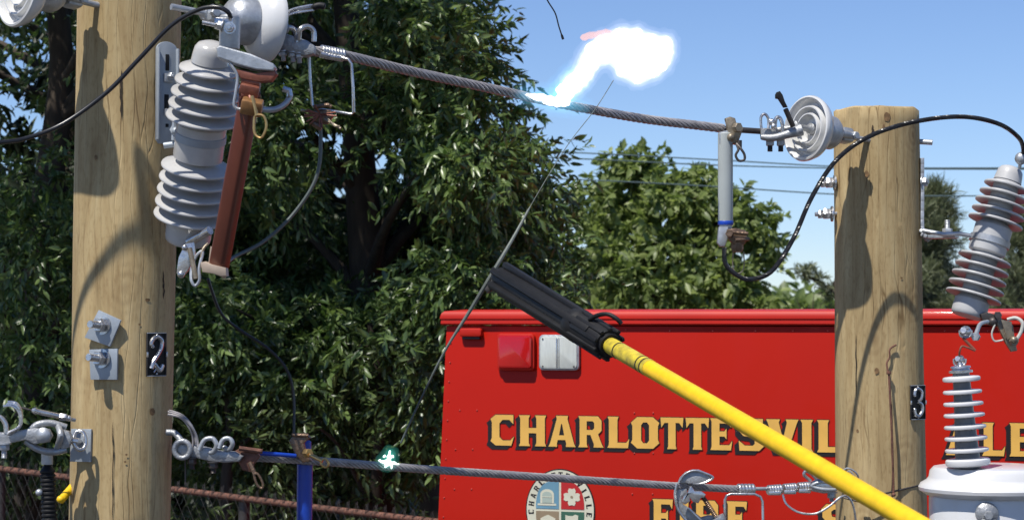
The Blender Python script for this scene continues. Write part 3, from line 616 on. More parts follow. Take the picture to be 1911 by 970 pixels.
# ------------------------------------------------------------ square washers on the near pole
def washer(corners, which, boltpx, axis, label, big=1.0):
    cx = sum(p[0] for p in corners)/4; cy = sum(p[1] for p in corners)/4; c, nr = surf(cx, cy, which, .007); yaw = math.atan2(nr.x, -nr.y)
    t = thing('square_washer', label, 'washer', c, 'square washers bolted to the near pole'); s_ = S(c.y)
    q = [((p[0]-cx)*s_/math.cos(yaw), -(p[1]-cy)*s_) for p in corners]
    MB().prism(q, .011, face_frame(c, yaw), .0015).build('plate', M_PLATE, t)
    b = V((W(boltpx[0], boltpx[1], c.y-.012))); b.y = c.y-.014
    u = MB(); u.bolt(b, axis, .020, .020, .035); u.build('bolt', M_STEEL, t)
    return t
washer([(190, 578), (233, 597), (212, 646), (163, 629)], 2, (186, 606), V((-.45, -1, .05)), 'tilted square steel washer with bolt, upper of the pair above number 2')
washer([(172, 650), (227, 648), (226, 706), (175, 706)], 2, (185, 668), V((-.55, -1, .1)), 'upright square steel washer with bolt, lower of the pair beside number 2')
t = thing('square_washer', 'square steel washer with eye bolt holding the clevis at lower left', 'washer', surf(155, 825)[0], 'square washers bolted to the near pole')
c, nr = surf(156, 826, 2, .008); MB().prism([(-.030, -.045), (.034, -.045), (.036, .046), (-.027, .046)], .012, face_frame(c, -.30), .0015).build('plate', M_PLATE, t)
u = MB(); u.tube(cr([W(142, 806, 5.93), W(155, 806, 5.93), (W(160, 825, 5.93)), W(154, 838, 5.92), W(143, 836, 5.91), W(137, 822, 5.91)], 6, True), .0055, 10, True); u.tube([W(150, 824, 5.99), W(140, 822, 5.91), W(120, 820, 5.90)], .010, 10); u.build('eye_bolt', M_STEEL, t)

# ------------------------------------------------------------ lower left dead end
LL = thing('dead_end_clamp', 'dead end clamp with round clevis pin, left of the near pole at the bottom', 'cable clamp', W(60, 815, 5.9), 'dead end clamps')
u = MB(); u.tube(cr([W(124, 797, 5.9), W(95, 789, 5.89), W(70, 792, 5.88), W(56, 805, 5.88)], 6), .0095, 10); u.tube(cr([W(124, 838, 5.9), W(100, 843, 5.89), W(72, 838, 5.88), W(48, 822, 5.88)], 6), .0095, 10)
u.tube(cr([W(108, 792, 5.9), W(113, 812, 5.86), W(106, 838, 5.9)], 6), .009, 10); u.pxprism([(112, 798), (130, 804), (136, 818), (130, 834), (116, 838), (108, 820)], 5.9, .03, bev=.006); u.build('clevis', M_CAST, LL)
u = MB().pxprism([(-30, 806), (20, 806), (50, 800), (66, 798), (92, 800), (98, 812), (92, 824), (66, 828), (50, 820), (10, 828), (-30, 828)], 5.87, .03, bev=.005); u.build('clamp_body', M_CAST, LL)
u = MB(); u.lathe([(.002, 0), (.018, 0), (.021, .003), (.021, .012), (.016, .018), (.002, .022)], frame(W(82, 811, 5.86), V((-.1, -1, 0))), 28); u.build('pin', M_GALV, LL)
u = MB(); thinwires(u, [W(14, 808, 5.85), W(36, 795, 5.85), W(38, 770, 5.85), W(28, 754, 5.85), W(12, 752, 5.86)], .0035, 4, .005, 9); u.build('wire_tail', M_STEEL, LL)
u = MB(); u.tube(cr([W(-20, 776, 5.86), W(0, 778, 5.86), W(10, 790, 5.86), W(12, 808, 5.86)], 6), .007, 10); u.build('u_bolt', M_STEEL, LL)
u = MB(); u.bolt(W(8, 834, 5.86), V((0, 0, -1)), .014, .016, .022); u.build('nut', M_GALV, LL)
SL = thing('compression_sleeve', 'thin wire with a shiny compression sleeve above the lower left clevis', 'sleeve', W(90, 774, 5.92))
MB().tube([W(28, 757, 5.9), W(62, 766, 5.91)], .003, 8).build('wire', M_DARKM, SL)
u = MB().tube([W(60, 765, 5.91), W(66, 766, 5.91), W(68, 767, 5.91), W(110, 776, 5.93), W(113, 777, 5.93)], [.006, .010, .008, .008, .006], 14); u.build('sleeve', M_STEEL, SL)
u = MB(); u.nut(W(118, 778, 5.93), V((1, 0, -.1)), .011, .02); u.ball(W(128, 780, 5.94), .009); u.tube([W(113, 777, 5.93), W(140, 783, 5.96)], .006, 10); u.build('end_connector', M_STEEL, SL)

AR = thing('black_handled_tool', 'black ribbed handle with steel collar hanging below lower left clevis', 'tool', W(90, 900, 5.92))
MB().lathe([(.004, 0), (.0155, 0), (.016, .002), (.016, .034), (.004, .036)], frame(W(88, 866, 5.92), V((0, 0, 1))), 24).build('collar', M_GALV, AR)
pr = [(.004, 0)]
for i in range(12): h = .02+i*.012; pr += [(.018, h), (.0215, h+.003), (.0215, h+.007), (.018, h+.010)]
pr += [(.016, .18), (.004, .182)]
MB().lathe([(r, -h) for r, h in pr], frame(W(88, 862, 5.92), V((-.05, 0, 1))), 24).build('grip', M_BLACK, AR)
MB().ball(W(73, 918, 5.90), .010).build('button', M_GALV, AR)
YS = thing('yellow_lever', 'short yellow lever end sticking out behind the near pole', 'lever', W(120, 921, 6.05))
MB().tube([W(113, 933, 6.0), W(135, 908, 6.05), W(160, 884, 6.12)], .011, 14).build('arm', M_YEL, YS); MB().ball(W(113, 931, 6.0), .0112).build('rounded_end', M_YEL, YS)

# ------------------------------------------------------------ lower conductor
lw_ = cr([W(436, 851, 6.05), W(520, 855, 6.12), W(620, 862, 6.22), W(725, 870, 6.33), W(820, 877, 6.43), W(1000, 889, 6.62), W(1150, 899, 6.77), W(1290, 908, 6.90), W(1375, 912, 6.97)], 6)
LC = thing('lower_conductor', 'lower stranded bare cable crossing in front of the red truck', 'cable', lw_[0])
MB().rope(lw_, .0128, 7, .115, .007).build('strand', M_ALU, LC)
MB().tube([W(1370, 912, 6.965), W(1440, 911, 7.02), W(1560, 905, 7.08)], .006, 10).build('plain_rod', M_GALV, LC)
u = MB(); wrap(u, W(1376, 912, 6.97), W(1407, 912, 6.99), .0175, 5); u.build('wrap_sleeve', M_STEEL, LC)
for i, (a, b) in enumerate(((1433, 1458), (1462, 1485), (1489, 1513))):
    u = MB(); wrap(u, W(a, 914-i*2.5, 7.0+i*.02), W(b, 912-i*2.5, 7.02+i*.02), .0165, 5); u.box(face_frame(W((a+b)/2, 919-i*2, 7.0+i*.02)), .040, .014, .03, .003); u.build('wrap_sleeve', M_STEEL, LC)
L2 = thing('dead_end_clamp', 'dead end clamp with two wire loops, right of near pole on lower cable', 'cable clamp', W(380, 840, 6.05), 'dead end clamps')
u = MB().pxprism([(326, 825), (340, 822), (352, 828), (380, 832), (410, 840), (440, 842), (455, 850), (448, 860), (420, 862), (395, 860), (370, 854), (345, 850), (330, 854)], 6.03, .04, bev=.007); u.build('clamp_body', M_CAST, L2)
u = MB(); u.tube(cr([W(326+14+15*math.cos(a*.785), 838+16*math.sin(a*.785), 6.0) for a in range(8)], 4, True), .0075, 10, True); u.tube(cr([W(310, 806, 6.03), W(326, 808, 6.03), W(338, 822, 6.02)], 5), .009, 10); u.build('eye', M_CAST, L2)
for cx, cy, rw, rh in ((390, 831, 14, 13), (423, 828, 11, 10)):
    u = MB(); u.tube(cr([W(cx-rw*1.3, cy+8, 6.0), W(cx-rw*.6, cy-rh*.8, 6.0), W(cx+rw*.5, cy-rh, 6.0), W(cx+rw, cy, 6.0), W(cx+rw*.4, cy+rh, 6.01), W(cx-rw*.5, cy+rh*.6, 6.02)], 6), .0068, 10); u.build('u_bolt', M_GALV, L2)
u = MB(); thinwires(u, [W(316, 769, 6.0), W(340, 777, 6.0), W(356, 793, 6.0), W(365, 812, 6.01), W(366, 830, 6.01)], .0034, 5, .006, 11); u.build('wire_tail', M_ALU, L2)
for cx, cy in ((358, 860), (398, 868)):
    u = MB(); u.bolt(W(cx, cy, 6.02), V((0, 0, -1)), .013, .016, .014); u.build('nut', M_DARKM, L2)
MB().tube([W(346, 852, 6.03), W(346, 905, 6.03)], .0025, 6).build('hanging_pin', M_DARKM, L2)
RC = thing('hot_line_clamp', 'rust brown clamp with dangling eye near left end of lower cable', 'wire clamp', W(462, 855, 6.05), 'bronze hot line clamps')
u = MB(); u.pxprism([(440, 840), (452, 834), (478, 840), (486, 850), (474, 866), (470, 880), (454, 876), (446, 862)], 6.05, .035, bev=.005); u.tube([W(446, 836, 6.02), W(490, 842, 6.03)], .007, 8); u.build('jaw', M_RUST, RC)
u = MB(); u.tube([W(466, 862, 6.03), W(476, 885, 6.02)], .006, 8); u.tube(cr([W(474, 884, 6.02), W(480, 904, 6.02), W(489, 910, 6.02), W(490, 900, 6.02), W(481, 884, 6.02)], 5, True), .0035, 8, True); u.build('eye_screw', M_BRONZE, RC)
BC = thing('hot_line_clamp', 'dark copper clamp with brass bolt beside the blue pole on lower cable', 'wire clamp', W(565, 845, 6.1), 'bronze hot line clamps')
u = MB(); u.pxprism([(540, 822), (550, 810), (572, 808), (580, 816), (568, 826), (572, 846), (584, 860), (566, 862), (552, 846)], 6.12, .04, bev=.005); u.tube([W(545, 811, 6.1), W(575, 812, 6.1)], .006, 8); u.build('jaw', M_BRONZE, BC)
u = MB(); u.nut(W(574, 845, 6.08), V((.8, -1, 0)), .014, .02); u.tube([W(578, 848, 6.07), W(602, 860, 6.06)], .006, 10); u.tube(cr([W(600, 866, 6.06), W(600, 858, 6.06), W(608, 856, 6.06), W(613, 864, 6.06), W(608, 871, 6.06)], 5, True), .0038, 8, True); u.build('eye_screw', M_BRASS, BC)
BP = thing('blue_insulated_pole', 'upright bright blue pole behind the lower cable left of the truck', 'pole', V((W(568, 970, 6.2).x, 6.2, 0)))
u = MB().tube([V((W(568, 970, 6.2).x, 6.2, 0)), W(568, 970, 6.2), W(569, 866, 6.2)], .0225, 20); u.build('sleeve', M_BLUE, BP)
u = MB().tube([W(569, 864, 6.2), W(570, 824, 6.2), W(570, 821, 6.2)], [.019, .017, .012], 20); u.build('upper_sleeve', M_BLUE, BP)
u = MB().tube(cr([W(474, 845, 6.06), W(500, 846, 6.07), W(552, 850, 6.10)], 5), .0062, 10); tag(u.build('blue_lead', M_BLUE), 'thin blue lead lying on top of the lower cable', 'wire')
tag(MB().tube(cr([W(388, 520, 5.95), W(410, 580, 6.0), W(440, 610, 6.05), W(500, 650, 6.1), W(535, 690, 6.12), W(548, 740, 6.13), W(548, 812, 6.12)], 8), .0045, 8).build('jumper_wire', M_BLACKC),
    'dark lead dropping from the near cutout foot to dark copper clamp', 'wire')

# ------------------------------------------------------------ screw clamp and hardware at lower right
X = lambda x, y: (1200+x/7.96, 860+y/7.96)
SC = thing('hook_clamp', 'large cast grey hook clamp with threaded screw on the lower cable', 'clamp', W(1300, 930, 6.88))
u = MB().pxprism([X(*p) for p in [(505, 340), (550, 240), (630, 160), (740, 122), (830, 124), (920, 160), (1000, 205), (1055, 240), (1020, 285), (930, 320), (850, 340), (760, 345), (690, 335), (640, 325), (560, 330)]], 6.88, .028, bev=.006); u.build('hook', M_CAST, SC)
pt = [X(*p) for p in [(540, 300), (610, 200), (700, 150), (800, 140), (900, 170), (1040, 240), (940, 310), (830, 338), (740, 330)]]
u = MB(); u.tube(cr([W(a, b, 6.862) for a, b in pt], 5), .0038, 8)
pt = [X(*p) for p in [(505, 330), (478, 440), (480, 560), (515, 700), (575, 800), (660, 900), (760, 1000)]]
u.tube(cr([W(a, b, 6.862) for a, b in pt], 5), .0042, 8); pt = [X(*p) for p in [(680, 700), (780, 800), (880, 900), (960, 1000)]]; u.tube(cr([W(a, b, 6.855) for a, b in pt], 4), .0045, 8); u.build('rim', M_STEEL, SC)
u = MB().pxprism([X(*p) for p in [(505, 330), (560, 400), (650, 400), (660, 480), (580, 540), (600, 640), (700, 700), (860, 830), (960, 800), (1100, 800), (1200, 860), (1260, 960), (1200, 1080), (900, 1080), (740, 980), (580, 810), (500, 680), (470, 520)]], 6.885, .024, bev=.005); u.build('frame', M_CAST, SC)
u = MB().pxprism([X(*p) for p in [(690, 380), (720, 370), (770, 440), (860, 440), (930, 490), (900, 540), (860, 540), (820, 620), (740, 600), (690, 540), (700, 590), (620, 640), (570, 600), (600, 520), (660, 470)]], 6.845, .022, bev=.004); u.build('jaw', M_STEEL, SC)
u = MB(); a_, b_ = W(*X(890, 530), 6.85), W(*X(1080, 820), 6.85); n = 26
u.tube([a_.lerp(b_, i/n) for i in range(n+1)], [.0062+.0022*(i % 2) for i in range(n+1)], 12); u.build('screw', M_BRONZE, SC)
u = MB(); u.lathe([(.003, 0), (.022, 0), (.024, .006), (.020, .02), (.012, .05), (.003, .052)], frame(W(*X(1100, 830), 6.85), b_-a_), 20); u.build('screw_socket', M_CAST, SC)
S2 = thing('wire_stirrup', 'square wire stirrup hanging under lower cable in front of the truck', 'wire loop', W(1388, 950, 6.95), 'square wire stirrups')
MB().tube([W(1388, 921, 6.95), W(1364, 921, 6.95), W(1356, 924, 6.95), W(1353, 932, 6.95), W(1353, 1000, 6.95), W(1357, 1008, 6.95), W(1420, 1008, 6.95), W(1425, 1002, 6.95), W(1423, 935, 6.96), W(1419, 926, 6.96), W(1408, 921, 6.96), W(1388, 921, 6.96)], .0045, 10).build('bent_wire', M_STEEL, S2)
D3 = thing('dead_end_clamp', 'bright dead end clamp partly behind the yellow stick at the far pole', 'cable clamp', W(1540, 903, 7.02), 'dead end clamps')
u = MB().pxprism([(1512, 900), (1524, 893), (1545, 890), (1562, 896), (1566, 908), (1556, 918), (1536, 920), (1516, 916)], 7.0, .035, bev=.007); u.build('clamp_body', M_STEEL, D3)
u = MB(); u.tube(cr([W(1513, 896, 6.99), W(1501, 886, 6.98), W(1504, 878, 6.98), W(1514, 883, 6.98), W(1524, 893, 6.98)], 6), .0055, 10); u.tube(cr([W(1518, 888, 6.98), W(1530, 880, 6.98), W(1542, 890, 6.98)], 5), .006, 10); u.ball(W(1528, 884, 6.97), .013); u.build('u_bolt', M_STEEL, D3)
u = MB(); u.tube(cr([W(1515, 906, 6.98), W(1535, 898, 6.975), W(1558, 902, 6.98), W(1560, 912, 6.98), W(1535, 912, 6.975)], 5, True), .006, 10, True); u.build('thimble', M_GALV, D3)
u = MB(); u.bolt(W(1552, 924, 7.0), V((0, 0, -1)), .014, .016, .012); u.build('nut', M_CAST, D3)
u = MB(); u.tube(cr([W(1461, 922, 7.0), W(1468, 940, 6.99), W(1490, 955, 6.98), (W(1520, 958, 6.97)), W(1545, 946, 6.97), W(1570, 926, 6.98), W(1584, 928, 6.99), W(1594, 950, 7.0), W(1600, 1000, 7.02)], 7), .0038, 8)
tag(u.build('loose_wire', M_STEEL), 'bright loose wire sagging under the dead end grips at the far pole', 'wire')
u = MB(); u.tube(cr([W(1570, 880, 7.0), W(1582, 873, 6.99), W(1596, 880, 6.99), W(1602, 892, 7.0), W(1596, 906, 7.02)], 6), .003, 8); u.tube(cr([W(1574, 886, 7.0), W(1586, 878, 6.98), W(1594, 890, 6.98)], 6), .0025, 6)
tag(u.build('loose_wire', M_GALV), 'small curled wire end behind the yellow stick on the far pole', 'wire')
u = MB(); u.tube(cr([W(1575, 928, 7.05), W(1610, 935, 7.03), (W(1645, 922, 7.02)), W(1690, 911, 7.06), W(1722, 903, 7.1)], 6), .0032, 8)
tag(u.build('tie_wire', M_DARKM), 'dark tie wire running across the far pole beside the white tank', 'wire')
u = MB(); q = [surf(1667, 642, 3, .012)[0], surf(1656, 650, 3, .012)[0], surf(1655, 665, 3, .012)[0], surf(1650, 676, 3, .015)[0], surf(1652, 692, 3, .02)[0]]
u.tube(cr(q, 5), .0032, 8); u.nut(surf(1653, 693, 3, .02)[0], V((0, 0, 1)), .008, .01); u.tube([surf(1653, 693, 3, .02)[0], surf(1656, 800, 3, .035)[0], surf(1659, 916, 3, .03)[0]], .0038, 8); u.ball(surf(1659, 914, 3, .03)[0], .007)
tag(u.build('ground_rod', M_RUST), 'thin rusty rod with bent top standing against the far pole', 'rod')

# ------------------------------------------------------------ connector above the bushing
CN = thing('bushing_connector', 'two shiny ball connectors with Z shaped wire above the ringed bushing', 'connector', W(1795, 680, 6.6))
for cx, cy, r in ((1802, 619, .0185), (1791, 672, .0155)):
    u = MB(); u.ball(W(cx, cy, 6.6), r, 3); u.nut(W(cx-4, cy-2, 6.585), V((-.3, -1, .3)), r*.6, .016); u.nut(W(cx+2, cy-r*300, 6.59), V((0, -.5, 1)), r*.5, .012); u.tube(cr([W(cx-11, cy-3, 6.59), W(cx-10, cy+7, 6.59), W(cx, cy+11, 6.59), W(cx+10, cy+6, 6.59), W(cx+11, cy-3, 6.59)], 5), .003, 8); u.build('ball_connector', M_STEEL, CN)
u = MB(); u.tube([W(1797, 630, 6.59), W(1820, 654, 6.58)], .0045, 8); u.tube(cr([W(1820, 654, 6.58), W(1805, 648, 6.58), W(1795, 646, 6.58), W(1791, 655, 6.58), W(1790, 664, 6.59)], 5), .0032, 8); u.build('bent_wire', M_COPPER, CN)
u = MB(); u.tube(cr([W(1843, 600, 6.75), W(1830, 604, 6.7), W(1824, 616, 6.66), W(1820, 628, 6.62)], 5), .0065, 10); u.nut(W(1821, 628, 6.60), V((-.5, -1, 0)), .014, .016); u.tube([W(1806, 622, 6.6), W(1822, 628, 6.6)], .006, 8); u.build('elbow', M_GALV, CN)
# transformer tank with bushing
TC = W(1850, 900, 6.6)
TK = thing('transformer_tank', 'round white steel transformer tank with flared lid right of the far pole', 'transformer', V((TC.x, 6.6, 0)))
zt = W(0, 868, 6.6).z; zr = W(0, 912, 6.6).z
Mt = Matrix.Translation((TC.x, 6.6, 0))
MB().lathe([(.01, zt), (.150, zt), (.175, zt-.004), (.186, zt-.016), (.189, zt-.034), (.196, zt-.044), (.214, zt-.054), (.221, zt-.066), (.219, zt-.076), (.208, zt-.083), (.198, zt-.090), (.19, zt-.092)], Mt, 96).build('lid', M_TANK, TK)
MB().lathe([(.186, zt-.090), (.189, zt-.10), (.189, .95), (.18, .93), (.01, .93)], Mt, 96).build('body', M_TANK, TK)
st = MB()
for ax, ay in ((-.12, -.12), (.12, -.12), (-.12, .12), (.12, .12)): st.box(Matrix.Translation((TC.x+ax, 6.6+ay, .46)), .05, .05, .92, .004)
st.box(Matrix.Translation((TC.x, 6.6, .905)), .36, .36, .04, .004); st.build('stand', M_GALV, TK)
u = MB(); kc = W(1843, 958, 6.40); u.lathe([(.026, -.012), (.034, -.010), (.034, .0), (.028, .006), (.012, .010), (.002, .014)], frame(kc+V((0, .005, 0)), V((0, -1, 0))), 28)
u.nut(kc+V((0, -.012, -.004)), V((0, -1, 0)), .014, .014); u.tube([kc+V((-.02, -.01, -.02)), kc+V((.02, -.012, -.022))], .006, 8); u.build('ground_lug', M_CAST, TK)
BT, BB = W(1793, 690, 6.5), W(1807, 872, 6.5); bu = thing('transformer_bushing', 'slim bushing with white rings and grey core standing on the white tank', 'bushing', BB)
axb = (BT-BB).normalized(); Mb_ = frame(BB, axb); Lb = (BT-BB).length; pk = S(6.5)
MB().lathe([(.01, 0), (24*pk, 0), (21*pk, Lb*.3), (18*pk, Lb*.6), (15.5*pk, Lb-4*pk), (.01, Lb-4*pk)], Mb_, 40).build('core', M_NECK, bu)
for i, (yy, hw, th) in enumerate(((707, 35, 10), (731, 36, 8), (753, 37, 8), (774, 38, 8), (796, 39, 8), (817, 39.5, 8), (839, 40.5, 8), (861, 41.5, 15))):
    h = (872-yy)*pk/math.cos(.08); R_ = hw*pk; T_ = th*pk/2
    MB().lathe([(15*pk, h-T_), (R_*.9, h-T_), (R_*.98, h-T_*.7), (R_, h-T_*.1), (R_*.985, h+T_*.5), (R_*.92, h+T_*.8), (15*pk, h+T_*1.2)], Mb_, 48).build('shed', M_TANK, bu)
MB().lathe([(.004, Lb-5*pk), (22*pk, Lb-5*pk), (22*pk, Lb-1*pk), (17*pk, Lb), (16*pk, Lb+3*pk), (19*pk, Lb+4*pk), (18*pk, Lb+7*pk), (6*pk, Lb+9*pk), (4*pk, Lb+14*pk), (.002, Lb+14*pk)], Mb_, 28).build('top_flange', M_STEEL, bu)

# ------------------------------------------------------------ hot stick
h0, h1 = W(930, 515, 6.30), W(1140, 645, 5.62); dirn = (W(1720, 985, 4.2)-h1).normalized()
end = W(1760, 1006, 4.12)
HS = thing('hot_stick', 'long yellow fibreglass pole with black ribbed head reaching up across the truck', 'pole', end)
hd = (h1-h0).normalized(); Lh = (h1-h0).length; Mh = frame(h0, hd, V((0, -1, .3)))
u = MB(); prof = []
nr = 14; ribs = []
# head: four long jaws round a core, thicker collar at the base
u.lathe([(.006, 0), (.026, .005), (.033, .03), (.036, Lh*.3), (.037, Lh*.7), (.037, Lh*.95), (.03, Lh)], Mh, 24)
for i in range(6):
    a = i*math.pi/3+.3; rr = .040
    u.box(Mh @ Matrix.Rotation(a, 4, 'Z') @ Matrix.Translation((rr, 0, Lh*.47)) @ Matrix.Rotation(-.006, 4, 'Y'), .018, .020, Lh*.86, .005)
u.build('head', M_BLACK, HS)
u = MB(); u.lathe([(.030, Lh*.70), (.045, Lh*.71), (.047, Lh*.73), (.047, Lh*.76), (.042, Lh*.77), (.042, Lh*.97), (.038, Lh*.985), (.02, Lh*.985)], Mh, 28)
for i in range(10):
    a = i*math.pi/5; u.box(Mh @ Matrix.Rotation(a, 4, 'Z') @ Matrix.Translation((.041, 0, Lh*.885)), .010, .012, Lh*.21, .003)
u.build('collar', M_BLACK, HS)
u = MB(); u.tube(cr([W(1100, 596, 5.70), W(1116, 588, 5.67), W(1134, 586, 5.65), W(1150, 594, 5.64), W(1160, 604, 5.64)], 6), .006, 10); u.build('trigger_loop', M_BLACK, HS)
u = MB(); u.pxprism([(916, 524), (926, 502), (938, 504), (934, 524), (922, 540), (910, 548), (904, 540)], 6.28, .03, bev=.005); u.build('tip_hook', M_DARKM, HS)
u = MB(); sp_ = [h1+(end-h1)*(i/20) for i in range(21)]; g_end = h1+(end-h1)*.155
u.tube([g_end, end], .0215, 32); u.build('stick', M_YEL, HS)
u = MB(); u.tube([h1-hd*.02, h1+(end-h1)*.01, g_end], [.0205, .0222, .0222], 32); u.build('worn_section', M_YELG, HS)
u = MB()
for f_ in (.035, .125, .14): u.tube([h1+(end-h1)*f_, h1+(end-h1)*(f_+.004)], .0226, 32)
u.build('black_ring', M_BLACK, HS)
# test wire held by the stick
tw = cr([W(748, 826, 6.36), W(785, 745, 6.34), W(830, 655, 6.33), W(880, 575, 6.32), W(922, 505, 6.31), W(960, 440, 6.35), W(1003, 362, 6.42), W(1060, 270, 6.52), W(1110, 205, 6.6), W(1145, 150, 6.66)], 8)
L_ = len(tw); tag(MB().tube(tw, [.003+.0035*math.exp(-((i/L_-.42)/.16)**2) if i < L_*.62 else .0012 for i in range(L_)], 8).build('fault_wire', mat('fault_wire_grey', (.13, .15, .135), .65, .1, var=.5, vscale=5)), 'long slanting grey wire held across both cables by the black stick head', 'wire')
tag(MB().tube(cr([W(1010, -30, 6.6), W(1021, 0, 6.6), W(1036, 25, 6.6), W(1043, 50, 6.6), W(1051, 74, 6.6)], 6), [.0022]*22+[.004]*3, 6).build('dangling_string', M_BLACK), 'thin dark string end dangling at the top edge against the sky', 'string')

# ------------------------------------------------------------ arcs
def blob(name, balls, y, m, vox=.004, disp=.010, par=None, sz=.05, depth=1.0, soft=6):
    mb = MB()
    for b in balls:
        bx, by, r = b[:3]; ry = b[3] if len(b) > 3 else r
        s_ = S(y); mb.ball(W(bx, by, y+(b[4] if len(b) > 4 else 0)), (r*s_, min(r, ry)*s_*depth, ry*s_), 3)
    o = mb.build(name, m, par, smooth=None)
    r_ = o.modifiers.new('Remesh', 'REMESH'); r_.mode = 'VOXEL'; r_.voxel_size = vox; r_.use_smooth_shade = True
    s1_ = o.modifiers.new('Smooth', 'SMOOTH'); s1_.iterations = soft; s1_.factor = .6
    tx = bpy.data.textures.new(name, 'CLOUDS'); tx.noise_scale = sz
    d_ = o.modifiers.new('Displace', 'DISPLACE'); d_.texture = tx; d_.strength = disp; d_.texture_coords = 'GLOBAL'
    s2_ = o.modifiers.new('Smooth', 'SMOOTH'); s2_.iterations = 4
    tx2 = bpy.data.textures.new(name, 'CLOUDS'); tx2.noise_scale = sz*.35
    d2_ = o.modifiers.new('Displace', 'DISPLACE'); d2_.texture = tx2; d2_.strength = disp*1.5; d2_.texture_coords = 'GLOBAL'
    s3_ = o.modifiers.new('Smooth', 'SMOOTH'); s3_.iterations = 2
    return o
ARC = thing('electric_arc', 'big blinding white electric arc rising from the upper cable into the sky', 'electric arc', W(1030, 190, 6.6), 'electric arcs on the cables')
core = [(984, 178, 5, 3, -.09), (996, 180, 9, 6, -.09), (1010, 183, 12, 8, -.085), (1024, 187, 13, 10, -.075), (1040, 191, 15, 12, -.07), (1052, 186, 15, 15, -.06), (1056, 172, 18, 18, -.03), (1068, 158, 18), (1080, 148, 18), (1090, 132, 19), (1100, 115, 20), (1112, 100, 22), (1130, 92, 28), (1155, 90, 32), (1180, 92, 36), (1205, 98, 36), (1228, 96, 28), (1240, 84, 17, 17), (1246, 78, 10), (1168, 128, 20), (1190, 130, 25), (1212, 124, 24), (1160, 66, 16), (1190, 64, 12), (1234, 116, 16)]
blob('white_core', core, 6.62, glow('arc_white', (1, .99, 1), 2.6, 1.0, 1.0, (.97, .93, 1.0)), par=ARC, disp=.012, depth=.6)
def grown(bs, k): return [(b[0], b[1], b[2]+k, (b[3] if len(b) > 3 else b[2])+k, b[4] if len(b) > 4 else 0) for b in bs]
hot = [b for b in core if b[0] > 1060]
for k, st_ in ((4, 9.0), (9, 4.0), (16, 1.6)): blob('soft_glow', grown(hot, k), 6.625, vglow('arc_halo', (1, .93, 1.0), st_), par=ARC, disp=.010, depth=.6, vox=.006)
cy = [(985, 179, 16, 8, -.08), (1010, 182, 18, 12, -.08), (1036, 188, 22, 15, -.07), (1056, 192, 16, 12, -.06), (1080, 200, 14, 7, -.06), (1052, 172, 20), (1072, 150, 20)]
for k, st_ in ((2, 6.0), (10, 2.6), (19, 1.0)): blob('cyan_glow', grown(cy, k), 6.60, vglow('arc_cyan', (.12, .62, 1.0), st_), par=ARC, disp=.010, depth=.7, vox=.006)
sal = [(1096, 70, 12, 8), (1110, 66, 16, 10), (1128, 64, 16, 10)]
blob('pink_flame', [(1090, 70, 10, 7), (1104, 66, 13, 9), (1120, 64, 14, 9), (1136, 63, 14, 9)], 6.56, glow('arc_pink', (1.0, .62, .58), 1.0, .8, .6), par=ARC, disp=.008, depth=.7)
sp2 = thing('electric_arc', 'small greenish white spark burning on the lower cable', 'electric arc', W(725, 858, 6.32), 'electric arcs on the cables')
blob('spark_core', [(724, 862, 7, 6), (726, 853, 4, 7), (727, 843, 2, 5), (715, 860, 5, 3), (708, 858, 3, 2), (735, 863, 5, 3), (742, 865, 3, 2), (719, 870, 3, 3), (731, 871, 2.5, 4), (733, 851, 3, 3), (717, 850, 2.5, 3)], 6.31, glow('spark_white', (.75, 1, .93), 2.6, 1.0, 1.0, (.35, 1, .8)), par=sp2, disp=.006, sz=.02, vox=.0025, soft=3)
for k, st_ in ((-2, 12.0), (4, 4.5), (11, 1.8)): blob('spark_glow', grown([(722, 861, 13, 9), (728, 849, 8, 10)], k), 6.31, vglow('spark_green', (.12, .85, .70), st_), par=sp2, disp=.006, sz=.03)

# ------------------------------------------------------------ red rescue truck
YAW = math.radians(-20); E = V((math.cos(YAW), math.sin(YAW), 0)); NO = V((math.sin(YAW), -math.cos(YAW), 0)); Z = V((0, 0, 1))
T0 = V((( 835-955.5)/FPX*9.1, 9.1, 0))
def TR(px, py, off=0.0):
    r = ray(px, py); o = V((0, 0, CAMZ)); tt = (T0+NO*off-o).dot(NO)/r.dot(NO); return o+r*tt
def UV(px, py): p = TR(px, py)-T0; return p.dot(E), p.z
TM = Matrix.Identity(4)
for i in range(3): TM[i][0] = E[i]; TM[i][1] = Z[i]; TM[i][2] = NO[i]; TM[i][3] = T0[i]
TRK = thing('rescue_truck', 'red boxy rescue truck seen from behind with gold lettering and round seal', 'truck', T0)
u0t, ztop = UV(833, 606); u0b, _ = UV(817, 970); slope = (u0b-u0t)/(UV(817, 970)[1]-ztop); UR = 2.55; LEN = 5.0
zcap = UV(900, 579)[1]; zb = .62
def ul(z): return u0t + slope*(z-ztop)
# body: trapezoid section extruded forwards
def sect(z0, z1, r=.03):
    return [(ul(z0), z0), (UR-ul(z0)*0, z0), (UR, z1), (ul(z1), z1)]
bm_ = MB().prism(sect(zb, ztop-.004), LEN, TM @ Matrix.Translation((0, 0, -LEN/2)), .004); bm_.build('body', M_RED, TRK)
